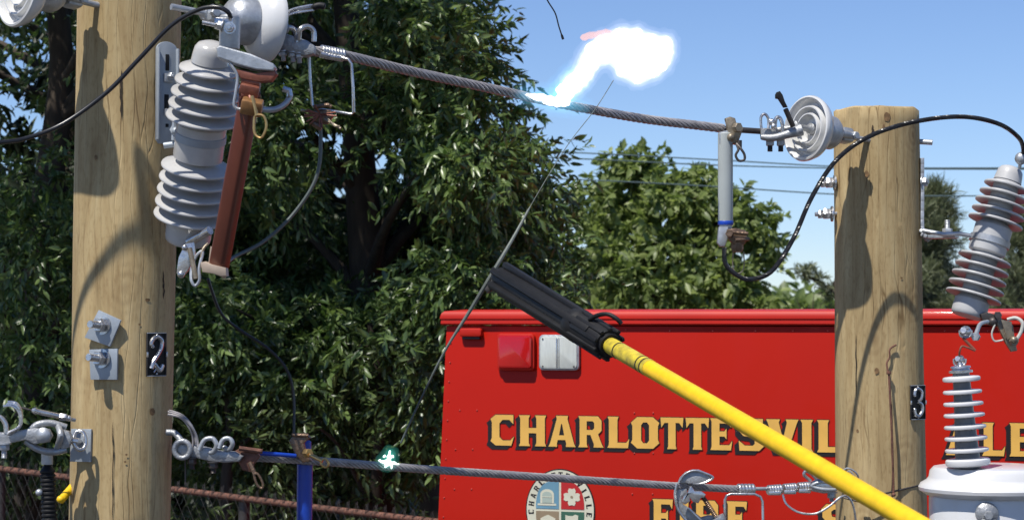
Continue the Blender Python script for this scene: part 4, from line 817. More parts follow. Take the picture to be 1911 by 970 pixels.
# roof cap: rounded moulding profile swept round the top
hc = zcap-ztop
cp = MB(); pr_ = [(0.0, 0.0), (.016, .0), (.019, .006), (.017, hc*.36), (.021, hc*.42), (.021, hc*.55), (.016, hc*.80), (.006, hc*.95), (-.02, hc), (-.06, hc+.004)]
n_ = len(pr_)
for (uc, dc_, su, sd) in ((ul(ztop), 0, -1, 1), (UR, 0, 1, 1), (UR, -LEN, 1, -1), (ul(ztop), -LEN, -1, -1)):
    for (o_, h_) in pr_: cp.v.append(TM @ V((uc+su*o_, ztop+h_, dc_+sd*o_)))
for s in range(4):
    for i in range(n_-1): a = s*n_+i; b = ((s+1) % 4)*n_+i; cp.f.append((a, b, b+1, a+1))
cp.f.append(tuple(s*n_+n_-1 for s in range(4))); cp.f.append(tuple(s*n_ for s in (3, 2, 1, 0)))
cp.build('roof_cap', M_REDC, TRK, smooth=30)
def tbox(px0, py0, px1, py1, off, th, bev=.003, grow=0):
    a, b = UV(px0, py0), UV(px1, py1); cu, cz = (a[0]+b[0])/2, (a[1]+b[1])/2
    return TM @ Matrix.Translation((cu, cz, off)), abs(b[0]-a[0])+grow, abs(a[1]-b[1])+grow, th, bev
def roundrect(w_, h_, r, n=6):
    out = []
    for sx, sy, a0 in ((1, 1, 0), (-1, 1, 90), (-1, -1, 180), (1, -1, 270)):
        for i in range(n+1):
            a = math.radians(a0+90*i/n); out.append((sx*(w_/2-r)+r*math.cos(a), sy*(h_/2-r)+r*math.sin(a)))
    return out
# marker lamp
m_ = tbox(861, 612, 902, 628, .012, .03); a = MB().prism(roundrect(m_[1], m_[2], .012), .03, m_[0], .006); mk = a.build('marker_lamp', M_REDC, TRK)
m_ = tbox(866, 628, 898, 633, .010, .02); MB().prism(roundrect(m_[1], m_[2], .004), .018, m_[0], .002).build('marker_bezel', M_INK, TRK)
# red flasher
m_ = tbox(930, 622, 1000, 691, .010, .02); fl = MB().prism(roundrect(m_[1], m_[2], .018), .024, m_[0], .004).build('red_lamp', M_REDC, TRK)
m_ = tbox(934, 625, 997, 687, .026, .02); MB().prism(roundrect(m_[1], m_[2], .016), .022, m_[0], .008).build('lens', M_LENS, fl)
# white scene lamp
m_ = tbox(1008, 624, 1083, 691, .008, .02); wl = MB().prism(roundrect(m_[1], m_[2], .020), .022, m_[0], .005).build('scene_lamp', M_GALV, TRK)
m2 = tbox(1011, 627, 1080, 688, .020, .02); MB().prism(roundrect(m2[1], m2[2], .018), .010, m2[0], .004).build('lens', M_WHLENS, wl)
u = MB()
for sx in (-1, 1):
    for sy in (-1, 1): u.ball(m2[0] @ V((sx*m2[1]*.42, sy*m2[2]*.42, .006)), .0035)
u.build('lens_screw', M_DARKM, wl)
u = MB(); u.box(m2[0] @ Matrix.Translation((-.006, 0, .007)), .006, m2[2]*.9, .006, .002)
u.box(m2[0] @ Matrix.Translation((.003, 0, .006)), .003, m2[2]*.9, .004, .001); u.build('filament_rib', M_STEEL, wl)
# rivets
for i in range(12):
    py = 640+i*36; px = 843-(py-600)*.043; MB().ball(TR(px, py, .001), .0035, 1).build('rivet', M_RIV, TRK)
for px, py in ((858, 765), (890, 765), (850, 838), (882, 838), (848, 912), (880, 912), (1184, 770), (1219, 770), (1184, 845), (1219, 845), (1180, 921), (1218, 921), (886, 617), (1168, 615), (1763, 617), (1843, 617), (1545, 617), (1330, 617), (1410, 617), (1480, 617), (1250, 617)): MB().ball(TR(px, py, .001), .0035, 1).build('rivet', M_RIV, TRK)
# bumper, wheels, lower body
MB().box(TM @ Matrix.Translation((1.27, .55, .06)), 2.45, .22, .12, .02).build('bumper', M_GALV, TRK)
for uu, dd in ((.2, -1.3), (2.35, -1.3), (.2, -4.2), (2.35, -4.2)):
    c = TM @ V((uu, .46, dd)); wh = MB().lathe([(.25, -.13), (.40, -.13), (.45, -.09), (.455, 0), (.45, .09), (.40, .13), (.25, .13)], frame(c, E), 40).build('wheel', M_TYRE, TRK)
    MB().lathe([(.02, -.08), (.12, -.09), (.2, -.12), (.255, -.12), (.255, .12), (.2, .12), (.12, .09), (.02, .08)], frame(c, E), 28).build('rim', M_GALV, wh)
MB().box(TM @ Matrix.Translation((1.27, .60, -LEN/2)), 1.6, .16, LEN*.95, .01).build('chassis', M_DARKM, TRK)
MB().box(TM @ Matrix.Translation((1.27, 1.35, -LEN-.9)), 2.2, 1.7, 1.7, .12).build('cab', M_RED, TRK)

# lettering -------------------------------------------------
GL = {
 'C': ([(.22, 0), (.88, 0), (1, .3), (.84, .17), (.52, .17), (.38, .28), (.38, .72), (.52, .84), (.8, .84), (.97, .70), (.97, 1), (.22, 1), (0, .86), (.06, .75), (.06, .25), (0, .14)], []),
 'H': ([(0, 0), (.41, 0), (.36, .1), (.36, .42), (.64, .42), (.64, .1), (.59, 0), (1, 0), (.95, .1), (.95, .9), (1, 1), (.59, 1), (.64, .9), (.64, .59), (.36, .59), (.36, .9), (.41, 1), (0, 1), (.05, .9), (.05, .1)], []),
 'A': ([(0, 0), (.32, 0), (.31, .1), (.345, .22), (.62, .22), (.655, .1), (.64, 0), (1, 0), (.94, .1), (.70, .9), (.72, 1), (.28, 1), (.31, .9), (.06, .1)], [[(.39, .37), (.58, .37), (.50, .74), (.47, .74)]]),
 'R': ([(0, 0), (.37, 0), (.33, .1), (.33, .4), (.48, .4), (.62, .1), (.6, 0), (1, 0), (.93, .1), (.78, .42), (.92, .54), (.92, .86), (.78, 1), (0, 1), (.05, .9), (.05, .1)], [[(.33, .56), (.57, .56), (.63, .62), (.63, .78), (.57, .84), (.33, .84)]]),
 'L': ([(0, 0), (.94, 0), (1, .30), (.86, .17), (.46, .17), (.46, .9), (.52, 1), (0, 1), (.07, .9), (.07, .1)], []),
 'O': ([(.22, 0), (.78, 0), (1, .18), (.95, .28), (.95, .72), (1, .82), (.78, 1), (.22, 1), (0, .82), (.05, .72), (.05, .28), (0, .18)], [[(.36, .26), (.43, .17), (.57, .17), (.64, .26), (.64, .74), (.57, .83), (.43, .83), (.36, .74)]]),
 'T': ([(.3, 0), (.7, 0), (.66, .1), (.66, .83), (.82, .83), (.96, .68), (1, 1), (0, 1), (.04, .68), (.18, .83), (.34, .83), (.34, .1)], []),
 'E': ([(0, 0), (.94, 0), (1, .30), (.86, .16), (.42, .16), (.42, .43), (.64, .43), (.74, .34), (.74, .68), (.64, .59), (.42, .59), (.42, .84), (.82, .84), (.94, .72), (.98, 1), (0, 1), (.06, .9), (.06, .1)], []),
 'F': ([(0, 0), (.46, 0), (.42, .1), (.42, .40), (.64, .40), (.76, .30), (.76, .66), (.64, .57), (.42, .57), (.42, .84), (.84, .84), (.96, .70), (1, 1), (0, 1), (.06, .9), (.06, .1)], []),
 'S': ([(.05, 0), (.8, 0), (1, .16), (.95, .24), (.95, .44), (.78, .56), (.40, .62), (.37, .70), (.37, .78), (.46, .84), (.72, .84), (.92, .70), (.95, 1), (.2, 1), (0, .84), (.05, .76), (.05, .60), (.2, .46), (.58, .42), (.63, .36), (.63, .22), (.56, .16), (.25, .16), (.02, .32)], []),
 'V': ([(.34, 0), (.66, 0), (.95, .9), (1, 1), (.60, 1), (.64, .9), (.52, .38), (.39, .9), (.43, 1), (0, 1), (.05, .9)], []),
 'I': ([(0, 0), (1, 0), (.86, .1), (.86, .9), (1, 1), (0, 1), (.14, .9), (.14, .1)], []),
}
def glyph(mb, ch, M, du=0, dv=0, dn=0):
    """M maps unit glyph square (x,y) to the surface"""
    o_, hs = GL[ch]; polys = [[V((x, y, 0)) for x, y in o_]]+[[V((x, y, 0)) for x, y in h] for h in hs]
    tr_ = tessellate_polygon(polys); b0 = len(mb.v)
    for p in polys:
        for q in p: mb.v.append(M(q.x, q.y, du, dv, dn))
    for f_ in tr_: mb.f.append(tuple(b0+i for i in f_))
def rect_map(u0, u1, z0, z1): return lambda x, y, du, dv, dn: TM @ V((u0+(u1-u0)*x+du, z0+(z1-z0)*y+dv, dn))
def write(items, z0, z1, gold, ink):
    for ch, a, b in items:
        gold, ink = MB(), MB()
        Mp = rect_map(UV(a, 800)[0], UV(b, 800)[0], z0, z1); glyph(gold, ch, Mp, 0, 0, .0045)
        k = 0
        for (du, dv) in [(.0028*math.cos(q*math.pi/4), .0028*math.sin(q*math.pi/4)) for q in range(8)]: glyph(ink, ch, Mp, du, dv, .003+k*.00008); k += 1
        for s in range(1, 9): glyph(ink, ch, Mp, -.0190*s/8, -.0165*s/8, .0012+s*.0001)
        lt = gold.build('letter', M_GOLD, TRK, smooth=None); ink.build('letter_shadow', M_INK, lt, smooth=None)
zc = lambda py, px: UV(px, py)[1]
gold, ink = MB(), MB()
row1 = [('C', 916, 960), ('H', 969, 1020), ('A', 1024, 1075), ('R', 1080, 1127), ('L', 1134, 1175), ('O', 1178, 1231), ('T', 1233, 1276), ('T', 1280, 1324), ('E', 1326, 1367), ('S', 1378, 1427), ('V', 1430, 1491), ('I', 1494, 1518), ('L', 1525, 1569), ('A', 1765, 1828), ('L', 1833, 1876), ('E', 1884, 1930)]
write(row1, zc(830, 916), zc(773, 916), gold, ink)
row2 = [('F', 1218, 1256), ('I', 1266, 1288), ('R', 1297, 1344), ('E', 1356, 1395), ('S', 1532, 1584)]
z2 = zc(930, 1220); write(row2, z2-.130, z2, gold, ink)
# seal -------------------------------------------------------
su, sz_ = UV(1046, 951); SX, SZ = .147, .166
def ell(rx, rz, n=64, p=2.0):
    out = []
    for i in range(n):
        a = 2*math.pi*i/n; c, s = math.cos(a), math.sin(a)
        out.append((rx*abs(c)**(2/p)*(1 if c >= 0 else -1), rz*abs(s)**(2/p)*(1 if s >= 0 else -1)))
    return out
SM = TM @ Matrix.Translation((su, sz_, 0))
MB().prism(ell(SX+.005, SZ+.005), .003, SM @ Matrix.Translation((0, 0, .0015))).build('seal_border', M_INK, TRK)
seal = MB().prism(ell(SX, SZ), .003, SM @ Matrix.Translation((0, 0, .004))).build('seal', M_CREAM, TRK)
ix, iz = .106, .124
sup = ell(ix, iz, 64, 2.7)
for (sx, sy, m_) in ((-1, 1, M_SKYB), (1, 1, M_SEALR), (-1, -1, M_SEALT), (1, -1, M_SEALG)):
    g_ = .005; q = [(g_*sx, g_*sy)] + sorted([(x, y) for x, y in sup if x*sx >= g_ and y*sy >= g_], key=lambda p: math.atan2(p[1]*sy, p[0]*sx))
    q = [(g_*sx, g_*sy), (sx*ix*.995, g_*sy)] + q[1:] + [(g_*sx, sy*iz*.995)]
    MB().prism(q, .001, SM @ Matrix.Translation((0, 0, .0066))).build('seal_quarter', m_, seal, smooth=None)
def sq(poly, dz, th, m_, name): MB().prism(poly, th, SM @ Matrix.Translation((0, 0, dz)), 0).build(name, m_, seal, smooth=None)
# building in the blue quarter
bx, by = -.056, .044
sq([(bx-.042, by-.018), (bx+.040, by-.018), (bx+.040, by-.026), (bx-.042, by-.026)], .0078, .001, M_CREAM, 'emblem_steps')
arch = [(bx-.030, by-.016), (bx+.030, by-.016), (bx+.030, by+.020)]+[(bx+.030*math.cos(a*math.pi/12), by+.020+.022*math.sin(a*math.pi/12)) for a in range(1, 12)]+[(bx-.030, by+.020)]
sq(arch, .0078, .001, M_CREAM, 'emblem_building')
arch2 = [(bx-.021, by-.015), (bx+.021, by-.015), (bx+.021, by+.018)]+[(bx+.021*math.cos(a*math.pi/12), by+.018+.014*math.sin(a*math.pi/12)) for a in range(1, 12)]+[(bx-.021, by+.018)]
sq(arch2, .0088, .001, mat('seal_sage', (.36, .42, .36), .5), 'emblem_doorway')
sq([(bx-.021, by+.008), (bx+.021, by+.008), (bx+.021, by+.011), (bx-.021, by+.011)], .0098, .001, M_CREAM, 'emblem_lintel')
# dogwood flower in the red quarter
fx, fy = .052, .056; fl_ = MB()
for kq in range(4):
    a = kq*math.pi/2; pet = [(0, -.004), (.012, -.015), (.026, -.017), (.036, -.012), (.033, 0), (.036, .012), (.026, .017), (.012, .015), (0, .004)]
    fl_.prism([(fx+x*math.cos(a)-y*math.sin(a), fy+x*math.sin(a)+y*math.cos(a)) for x, y in pet], .001, SM @ Matrix.Translation((0, 0, .0078+kq*.0002)))
fl_.build('emblem_flower', M_CREAM, seal, smooth=None)
sq(ell2 := [(fx+.006*math.cos(i), fy+.006*math.sin(i)) for i in [k*math.pi/6 for k in range(12)]], .0092, .001, M_SEALT, 'emblem_flower_center')
sq([(-.085, -.055), (-.02, -.055), (-.02, -.035), (-.04, -.025), (-.052, -.020), (-.065, -.025), (-.085, -.035)], .0078, .001, M_CREAM, 'emblem_hill')
sq([(.024, -.018), (.034, -.022), (.056, -.022), (.066, -.016), (.080, -.020), (.078, -.07), (.05, -.085), (.024, -.07)], .0078, .001, M_CREAM, 'emblem_shield')
rim_ = MB(); word = 'CHARLOTTESVILLE'; wd = {'I': .010}
for i, ch in enumerate(word):
    a = math.radians(184 - (184+6)*i/(len(word)-1)); rx, rz = (SX+ix)/2+.001, (SZ+iz)/2+.001
    c = V((rx*math.cos(a), rz*math.sin(a), 0)); nrm = V((math.cos(a)/rx, math.sin(a)/rz, 0)).normalized(); tg = V((nrm.y, -nrm.x, 0)); w1 = wd.get(ch, .019); h1_ = .024
    def Mp(x, y, du, dv, dn, c=c, nrm=nrm, tg=tg, w1=w1, h1_=h1_): return SM @ (c+tg*((x-.5)*w1)+nrm*((y-.5)*h1_)+V((0, 0, .0062)))
    rim_ = MB(); glyph(rim_, ch, Mp); rim_.build('rim_letter', M_INK, seal, smooth=None)

# ------------------------------------------------------------ foliage
RNG = np.random.default_rng(11)
def leaf_mesh(name, m, clumps, ntw, nleaf, ll, lw, tl, rad, droop=.30, parent=None, keep=None, loose=1.0, norm_up=.5):
    """clumps: (n,3) centres, each a loose ball of drooping twigs set with folded leaves"""
    C_ = np.asarray(clumps); n = len(C_)
    b = np.repeat(C_, ntw, 0); N = len(b)
    off = RNG.normal(size=(N, 3)); off /= np.linalg.norm(off, axis=1)[:, None]; rr = RNG.random(N)**.5
    rd = np.repeat(rad if np.ndim(rad) else np.full(n, rad), ntw)
    base = b + off*(rr*rd)[:, None]*np.array([1, 1, .75])
    tdir = off*loose + RNG.normal(size=(N, 3))*.6; tdir[:, 2] -= droop; tdir /= np.linalg.norm(tdir, axis=1)[:, None]
    t = (np.arange(nleaf)+.5)/nleaf; tlen = tl*(.6+.8*RNG.random(N))
    P = base[:, None]+tdir[:, None]*(t[None, :, None]*tlen[:, None, None]); P[..., 2] -= (t**2)[None]*tlen[:, None]*.25
    side = np.cross(tdir, RNG.normal(size=(N, 3))); side /= np.linalg.norm(side, axis=1)[:, None]; s2 = np.cross(tdir, side)
    ph = RNG.random((N, nleaf))*2*np.pi
    D = tdir[:, None]*.75 + (side[:, None]*np.cos(ph)[..., None]+s2[:, None]*np.sin(ph)[..., None])*.7; D[..., 2] -= .55*droop+.1
    P = P.reshape(-1, 3); D = D.reshape(-1, 3); D /= np.linalg.norm(D, axis=1)[:, None]; K = len(P)
    Nn = RNG.normal(size=(K, 3)); Nn[:, 2] += norm_up*2; Wd = np.cross(D, Nn); Wd /= np.linalg.norm(Wd, axis=1)[:, None]; Nn = np.cross(Wd, D)
    if keep is not None: kp = keep(P); P, D, Wd, Nn = P[kp], D[kp], Wd[kp], Nn[kp]; K = len(P)
    L_ = ll*(.45+.85*RNG.random(K)); w_ = (lw/ll)*L_*(.75+.5*RNG.random(K)); cv = (.10+.35*RNG.random(K))*L_
    def at_(f, sd, up): return P+D*(L_*f)[:, None]+Wd*(w_*.5*sd)[:, None]+Nn*(w_*up-cv*f*f)[:, None]
    V_ = [P, at_(.30, .9, .14), at_(.30, -.9, .14), at_(.66, .75, .10), at_(.66, -.75, .10), at_(1.0, 0, 0), at_(.30, 0, -.05), at_(.66, 0, -.05)]
    vv = np.stack(V_, 1).reshape(-1, 3); i0 = np.arange(K)*8
    T_ = [(0, 6, 1), (0, 2, 6), (1, 6, 7), (1, 7, 3), (6, 2, 4), (6, 4, 7), (3, 7, 5), (7, 4, 5)]
    F = np.stack([np.stack([i0+p for p in t3], 1) for t3 in T_], 1).reshape(-1)
    me = bpy.data.meshes.new(name); org = np.array(WLOC[parent.name]) if parent else np.zeros(3)
    me.vertices.add(len(vv)); me.vertices.foreach_set('co', (vv-org).astype(np.float32).ravel())
    me.loops.add(len(F)); me.loops.foreach_set('vertex_index', F.astype(np.int32))
    me.polygons.add(len(F)//3); me.polygons.foreach_set('loop_start', (np.arange(len(F)//3)*3).astype(np.int32)); me.polygons.foreach_set('loop_total', np.full(len(F)//3, 3, np.int32))
    me.update(calc_edges=True); me.materials.append(m)
    o = bpy.data.objects.new(name, me); COL.objects.link(o)
    if parent: o.parent = parent
    WLOC[o.name] = V(org); return o
def clear_truck(P):
    rel = P-np.array(T0); uu = rel@np.array(E); dd = -(rel@np.array(NO))
    return ~((uu > -.45) & (uu < 2.8) & (dd > -1.0) & (dd < 7.5) & (P[:, 2] < 3.02))
def keep_far(P): return clear_truck(P) & (P[:, 1] > 10.4)
def limbs(t, root, hubs, r0, ends, seed=1, trunk_r=None):
    """trunk from root through hubs, limbs to ends"""
    rnd = random.Random(seed); tr_ = MB(); pts = cr([root]+hubs, 6); n = len(pts)
    tr_.tube(pts, [r0*(1-.7*i/(n-1)) for i in range(n)], 12); tk = tr_.build('trunk', M_BARK, t, smooth=60)
    for e_ in ends:
        e_ = V(e_); hb = min(pts, key=lambda p: (p-e_).length+abs(p.z-(e_.z-.6))*.8)
        md = hb.lerp(e_, .5)+V((rnd.uniform(-.12, .12), rnd.uniform(-.12, .12), rnd.uniform(.0, .18)))
        q = cr([hb, md, e_], 5); m_ = len(q); l = MB(); l.tube(q, [max(.004, r0*.28*(1-i/(m_-1))+.004) for i in range(m_)], 6)
        l.build('branch', M_BARK, t, smooth=60)
ED = [(-900, 740), (-300, 820), (0, 870), (50, 880), (100, 935), (150, 940), (195, 900), (235, 985), (300, 1025), (340, 1040), (420, 1060), (520, 1075), (600, 1050), (640, 830), (1000, 800)]
def edge(py):
    for (a, xa), (b, xb) in zip(ED, ED[1:]):
        if a <= py <= b: return xa+(xb-xa)*(py-a)/(b-a)
    return 850
HOLES = [(590, 245, 14, 8), (668, 330, 12, 9), (635, 300, 9, 12), (760, 330, 12, 9), (1010, 200, 14, 8), (900, 240, 9, 7), (985, 232, 12, 9), (870, 790, 8, 8), (810, 930, 16, 22), (20, 30, 8, 6), (70, 70, 8, 7), (480, 300, 9, 7), (120, 120, 6, 6), (625, 255, 34, 14), (655, 360, 30, 22), (700, 300, 20, 14), (103, 42, 12, 8), (135, 95, 8, 10), (745, 270, 14, 10), (560, 250, 14, 10)]
def in_hole(px, py, g=1.0): return any(((px-a)/(c+45*g))**2+((py-b)/(d+40*g))**2 < 1 for a, b, c, d in HOLES)
def in_hole_pt(P, g=.12):
    yy = P[:, 1]; px = 955.5+P[:, 0]/yy*FPX; py = 485+FPX*math.tan(PITCH)-(P[:, 2]-CAMZ)/yy*FPX
    bad = np.zeros(len(P), bool)
    for a, b, c, d in HOLES: bad |= ((px-a)/(c*1.5+2))**2+((py-b)/(d*1.5+2))**2 < 1
    return bad & (RNG.random(len(P)) < .95)
def keep_main(P): return keep_far(P) & ~in_hole_pt(P)
def region(n, x0, x1, y0, y1, d0, d1, edgef=None, holes=True, seed=0, cull=None, fr=1.25, inset=0):
    r = random.Random(seed); out = []; tries = 0
    while len(out) < n and tries < n*30:
        tries += 1
        px, py, d = r.uniform(x0, x1), r.uniform(y0, y1), r.uniform(d0, d1)
        if edgef and px > edgef(py)-inset-r.uniform(0, 25): continue
        if holes and in_hole(px, py, .7) and r.random() < .8: continue
        p = W(px, py, d)
        if cull is not None and noise.noise(p*fr) < cull: continue
        out.append(tuple(p))
    return out
def tree(name, label, cat, root, hubs, r0, cl, ntw, nleaf, ll, lw, tl, rad, m, ends, group=None, keep=keep_main, upper=None, **kw):
    t = thing(name, label, cat, root, group)
    leaf_mesh('crown', m, cl, ntw, nleaf, ll, lw, tl, rad, parent=t, keep=keep, **kw)
    if upper: leaf_mesh('crown', m, upper, 16, 10, ll*2.0, lw*2.2, tl*1.4, .42, parent=t, keep=keep_main)  # leaves out of view; the main tree's include clumps added for shade
    limbs(t, V(root), [V(h) for h in hubs], r0, ends, seed=len(label)); return t
def gp(px, d): p = W(px, 600, d); return V((p.x, d, 0))
# main dark tree
cl = region(170, 330, 1100, -60, 640, 12.0, 15.0, edge, seed=1, cull=.16, inset=70) + region(55, 330, 850, 560, 860, 12.0, 14.0, None, seed=2, cull=.2, fr=2.0) + [tuple(W(edge(y)-62-random.random()*30, y, 12.6+random.random())) for y in range(-40, 600, 16)]
up = [tuple(V((random.uniform(-3.4, -.7), random.uniform(11.2, 14.4), random.uniform(5.4, 7.8)))) for _ in range(60)]
shade_clumps = []  # unseen leaf clumps added above the view to shade the lower foliage
while len(shade_clumps) < 44:
    z_ = random.uniform(5.9, 8.4); k_ = random.uniform(12.7, 14.5 if random.random() < .35 else 13.8); shade_clumps.append((random.uniform(-4.6, -1.6), k_-.45*z_, z_))
up += shade_clumps
ends = random.Random(4).sample(cl, 34) + shade_clumps[::6]
tree('broadleaf_tree', 'big dark leafy tree behind both cables, filling the middle left', 'tree', gp(690, 13.6), [W(700, 760, 13.5), W(680, 420, 13.4), W(650, 60, 13.3), V((-1.2, 13.2, 6.5))], .17,
     cl, 22, 16, .070, .025, .25, .25, M_LEAF1, ends, 'trees behind the fence', upper=up)
cl = region(90, -160, 400, -60, 860, 12.2, 15.0, None, seed=5, cull=.17)
up = [tuple(V((random.uniform(-5.6, -3.0), random.uniform(11.0, 14.0), random.uniform(5.4, 7.6)))) for _ in range(30)]
tree('broadleaf_tree', 'dark leafy tree behind the near pole at the left edge', 'tree', gp(60, 13.8), [W(60, 760, 13.7), W(85, 400, 13.6), W(110, 40, 13.5), V((-3.3, 13.4, 6.2))], .15,
     cl, 22, 16, .070, .025, .25, .25, M_LEAF1, random.Random(5).sample(cl, 20), 'trees behind the fence', upper=up)
# deeper trees that close the gaps, with shade painted into their leaf colour
def keep_back(P): return clear_truck(P) & ~in_hole_pt(P)
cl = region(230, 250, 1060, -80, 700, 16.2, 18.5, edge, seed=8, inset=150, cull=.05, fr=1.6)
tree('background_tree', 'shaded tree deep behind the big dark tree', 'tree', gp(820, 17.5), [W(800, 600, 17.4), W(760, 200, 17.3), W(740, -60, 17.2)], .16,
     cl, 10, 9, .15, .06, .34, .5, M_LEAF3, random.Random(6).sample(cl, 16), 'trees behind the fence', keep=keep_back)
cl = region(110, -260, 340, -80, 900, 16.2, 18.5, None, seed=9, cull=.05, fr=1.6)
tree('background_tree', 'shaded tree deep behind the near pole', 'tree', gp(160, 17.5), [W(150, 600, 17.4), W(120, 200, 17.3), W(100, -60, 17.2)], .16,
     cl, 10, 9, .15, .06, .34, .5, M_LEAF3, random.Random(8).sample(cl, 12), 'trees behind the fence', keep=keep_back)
# shrubs on the fence line
for i, (px, d, wpx, top_, lab) in enumerate(((60, 12.2, 200, 720, 'low shrub behind the fence at the lower left corner'), (420, 12.0, 170, 640, 'shrub behind the fence between near pole and blue pole'), (700, 12.0, 170, 560, 'shrub beside the left edge of the red truck'))):
    cl = region(22, px-wpx, px+wpx, top_, 1040, d, d+1.2, None, False, seed=20+i, cull=.16, fr=2.2)
    tree('leafy_shrub', lab, 'shrub', gp(px, d+.6), [W(px, 960, d+.6), W(px+10, (top_+960)/2, d+.6), W(px-10, top_+40, d+.6)], .05,
         cl, 15, 13, .064, .023, .18, .24, M_LEAF2, random.Random(i).sample(cl, 10), 'shrubs along the fence', keep=keep_main)
tuft = []
for a, b in ((610, 745), (760, 580), (820, 590), (780, 640), (700, 700), (450, 700), (400, 640)): tuft.append(tuple(W(a, b, 11.7)))
# dense far wood hiding the horizon
fw = region(260, -500, 1060, 430, 700, 30, 36, lambda p: 920, True, seed=31)
fw2 = region(160, -500, 900, 560, 800, 26, 30, None, False, seed=32)
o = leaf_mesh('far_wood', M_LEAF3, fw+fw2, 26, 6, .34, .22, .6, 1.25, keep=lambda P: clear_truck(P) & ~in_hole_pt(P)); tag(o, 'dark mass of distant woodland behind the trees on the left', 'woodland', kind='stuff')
# brighter tree behind the truck
lob = [(1168, 355, 45, 10), (1120, 415, 62, 12), (1225, 375, 55, 12), (1300, 405, 50, 11), (1290, 470, 70, 14), (1378, 420, 40, 10), (1340, 510, 70, 14), (1200, 500, 90, 24), (1110, 520, 80, 20), (1400, 520, 36, 7), (1280, 340, 24, 5), (1318, 345, 16, 4), (1165, 318, 16, 4), (1163, 292, 8, 3), (1212, 318, 18, 5), (1210, 302, 8, 2), (1428, 440, 22, 4), (1440, 418, 8, 2), (1280, 570, 90, 20), (1088, 372, 22, 4), (1150, 600, 90, 14), (1395, 575, 50, 8), (1330, 375, 22, 4), (1395, 385, 12, 3), (1360, 395, 20, 4), (1255, 330, 10, 2), (1425, 470, 14, 3)]
rr_ = random.Random(40); cl = []
for a, b, r, n_c in lob:
    for _ in range(int(n_c*.9)):
        an = rr_.uniform(0, 6.28); q = r*math.sqrt(rr_.random()); cl.append(tuple(W(a+q*math.cos(an), b+q*.8*math.sin(an), 21.5+rr_.uniform(-1, 1)*r/100*1.3)))
tree('broadleaf_tree', 'sunlit lighter green tree above the truck roof in the middle', 'tree', gp(1215, 21.6), [W(1210, 560, 21.6), W(1200, 440, 21.6), W(1190, 340, 21.5), W(1168, 285, 21.5)], .14,
     cl, 10, 9, .105, .058, .13, .15, M_LEAF4, random.Random(41).sample(cl, 34), 'trees behind the truck', keep=clear_truck, droop=.25)
# conifers
def pine(label, px, d, top_, wpx, seed, tips=None, bottom=620):
    r = random.Random(seed); t = thing('pine_tree', label, 'tree', gp(px, d), 'pine trees beyond the truck'); tr_ = MB(); a = gp(px, d); b = W(px, top_, d)
    tr_.tube([a, a.lerp(b, .5), b], [.14, .08, .015], 10); tr_.build('trunk', M_BARK, t); cl = []
    bb = MB(); py = top_+12
    while py < bottom:
        f_ = (py-top_)/(bottom-top_)
        for s in (-1, 1, -.5, .6):
            if r.random() < .35: continue
            ln = wpx*(.35+.65*f_)*s*r.uniform(.55, 1.1); dy = abs(ln)*r.uniform(-.25, .25); dd = r.uniform(-1, 1)*.8*(f_+.3)
            p0 = W(px, py+8, d); p1 = W(px+ln, py-dy*.6, d+dd); bb.tube(cr([p0, p0.lerp(p1, .5)+V((0, 0, -.05)), p1], 4), [.02-.0018*i for i in range(9)], 5)
            for q in range(7): cl.append(tuple(p0.lerp(p1, .35+.65*q/6)+V((r.gauss(0, .05), r.gauss(0, .05), .03+r.random()*.06))))
        py += 17
    bb.build('branches', M_BARK, t)
    leaf_mesh('crown', M_NEEDLE, cl, 5, 14, .13, .010, .14, .08, parent=t, keep=clear_truck, droop=-.5, norm_up=0)
    return t
pine('dark pine rising between far pole and tilted cutout', 1738, 25, 362, 62, 51)
pine('pine top just above the truck roof near the right edge', 1905, 27, 400, 60, 52)
# twig with a tuft left of the far pole
t = thing('young_pine', 'small sparse tree tip with a feathery tuft, left of far pole', 'tree', gp(1575, 24)); a = W(1572, 600, 24)
u = MB(); u.tube(cr([gp(1575, 24), W(1573, 600, 24), W(1565, 556, 24), W(1545, 536, 24), W(1520, 522, 24), W(1498, 512, 24)], 5), [.05]*6+[.03]*6+[.02]*14, 6); u.tube([W(1565, 556, 24), W(1556, 525, 24)], .014, 5); u.build('trunk', M_BARK, t)
cl = [tuple(W(*p, 24+random.uniform(-.1, .1))) for p in [(1495, 505), (1505, 500), (1515, 505), (1525, 510), (1520, 522), (1505, 518), (1530, 522), (1510, 512), (1548, 545), (1556, 552), (1560, 536), (1552, 560), (1540, 540)]]
leaf_mesh('crown', M_NEEDLE, cl, 7, 12, .085, .012, .06, .05, parent=t, droop=-.3, norm_up=0)
tw_ = thing('bare_twigs', 'thin bare twigs standing up behind the truck roof left of far pole', 'twigs', gp(1512, 23)); u = MB()
for px, y0, y1, dx in ((1500, 600, 556, -14), (1515, 600, 548, 4), (1490, 600, 575, -10), (1525, 600, 566, 8)): u.tube([gp(px, 23), W(px, y0, 23), W(px+dx*.4, (y0+y1)/2, 23), W(px+dx, y1, 23)], [.02, .008, .006, .003], 5)
u.build('twig', M_BARK, tw_)
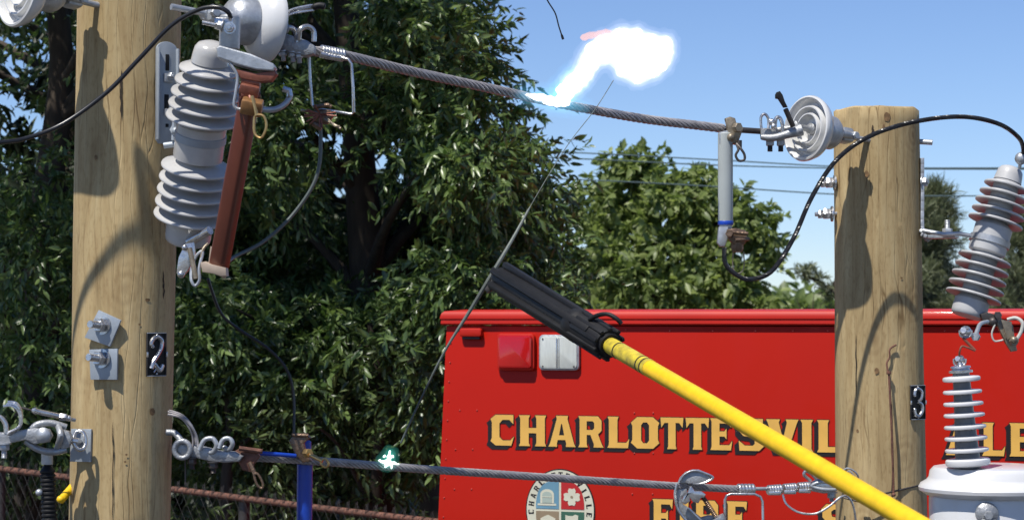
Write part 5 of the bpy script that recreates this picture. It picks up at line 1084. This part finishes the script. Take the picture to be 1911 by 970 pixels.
o = leaf_mesh('far_tree_line', M_LEAF4, region(150, 1020, 2150, 585, 625, 40, 46, None, False, seed=61), 16, 6, .3, .2, .5, .45, keep=clear_truck); tag(o, 'low distant tree line just above the truck roof', 'trees', kind='stuff')

# ------------------------------------------------------------ fence
fa, fb_ = W(-140, 856, 11.55), W(860, 978, 10.35); FN = thing('chain_link_fence', 'rusty chain link fence with twisted top wires below the lower cable', 'fence', V((fa.x, fa.y, 0)))
MB().tube([fa.lerp(fb_, i/8)+V((0, 0, -.004*math.sin(math.pi*(i % 4)/4))) for i in range(9)], .017, 12).build('top_rail', M_RUST, FN)
u = MB(); n = 62; D_ = fb_-fa
for i in range(-30, n):
    for s in (0, 1):
        p0 = fa.lerp(fb_, i/n)+V((0, 0, .045)); L0 = 2.0; dx = D_.normalized()*(L0*.5*(1 if s else -1))
        if s: p1 = p0+dx+V((0, 0, -L0))
        else: p0 = fa.lerp(fb_, (i+30)/n)+V((0, 0, .045)) if False else p0; p1 = p0+dx+V((0, 0, -L0))
        if i < 0 and not s: continue
        u.tube([p0+V((0, -.018, 0)), p1+V((0, -.018, 0))], .0009, 4)
for i in range(n+1):
    p = fa.lerp(fb_, i/n)+V((0, -.018, 0)); r = random.uniform(-.006, .006); u.tube([p+V((-.004, 0, .0)), p+V((r, 0, .045))], .0018, 4); u.tube([p+V((.004, 0, .0)), p+V((r+.008, 0, .052))], .0018, 4)
u.build('mesh', M_DARKM, FN)
for f_ in (.15, .62):
    p = fa.lerp(fb_, f_); MB().tube([V((p.x, p.y+.05, 0)), p+V((0, .05, -.02))], .03, 14).build('post', M_DARKM, FN)

# ------------------------------------------------------------ far power lines
for i, (ya, yb, yc, lab) in enumerate(((284, 300, 312, 'uppermost of the three thin distant power lines in the sky'), (295, 310, 314.5, 'middle of the three thin distant power lines in the sky'), (334, 350, 364, 'lowest of the three thin distant power lines in the sky'))):
    q = cr([W(640, ya-14, 17.6+3), W(1050, ya, 19.5), W(1330, yb-2, 19.5), W(1600, yc, 19.5), W(1911, yc+1.5, 19.5), W(2300, yc+2, 19.5)], 8)
    tag(MB().tube(q, .0062, 6).build('power_line', M_WIREL), lab, 'power line', 'distant power lines')
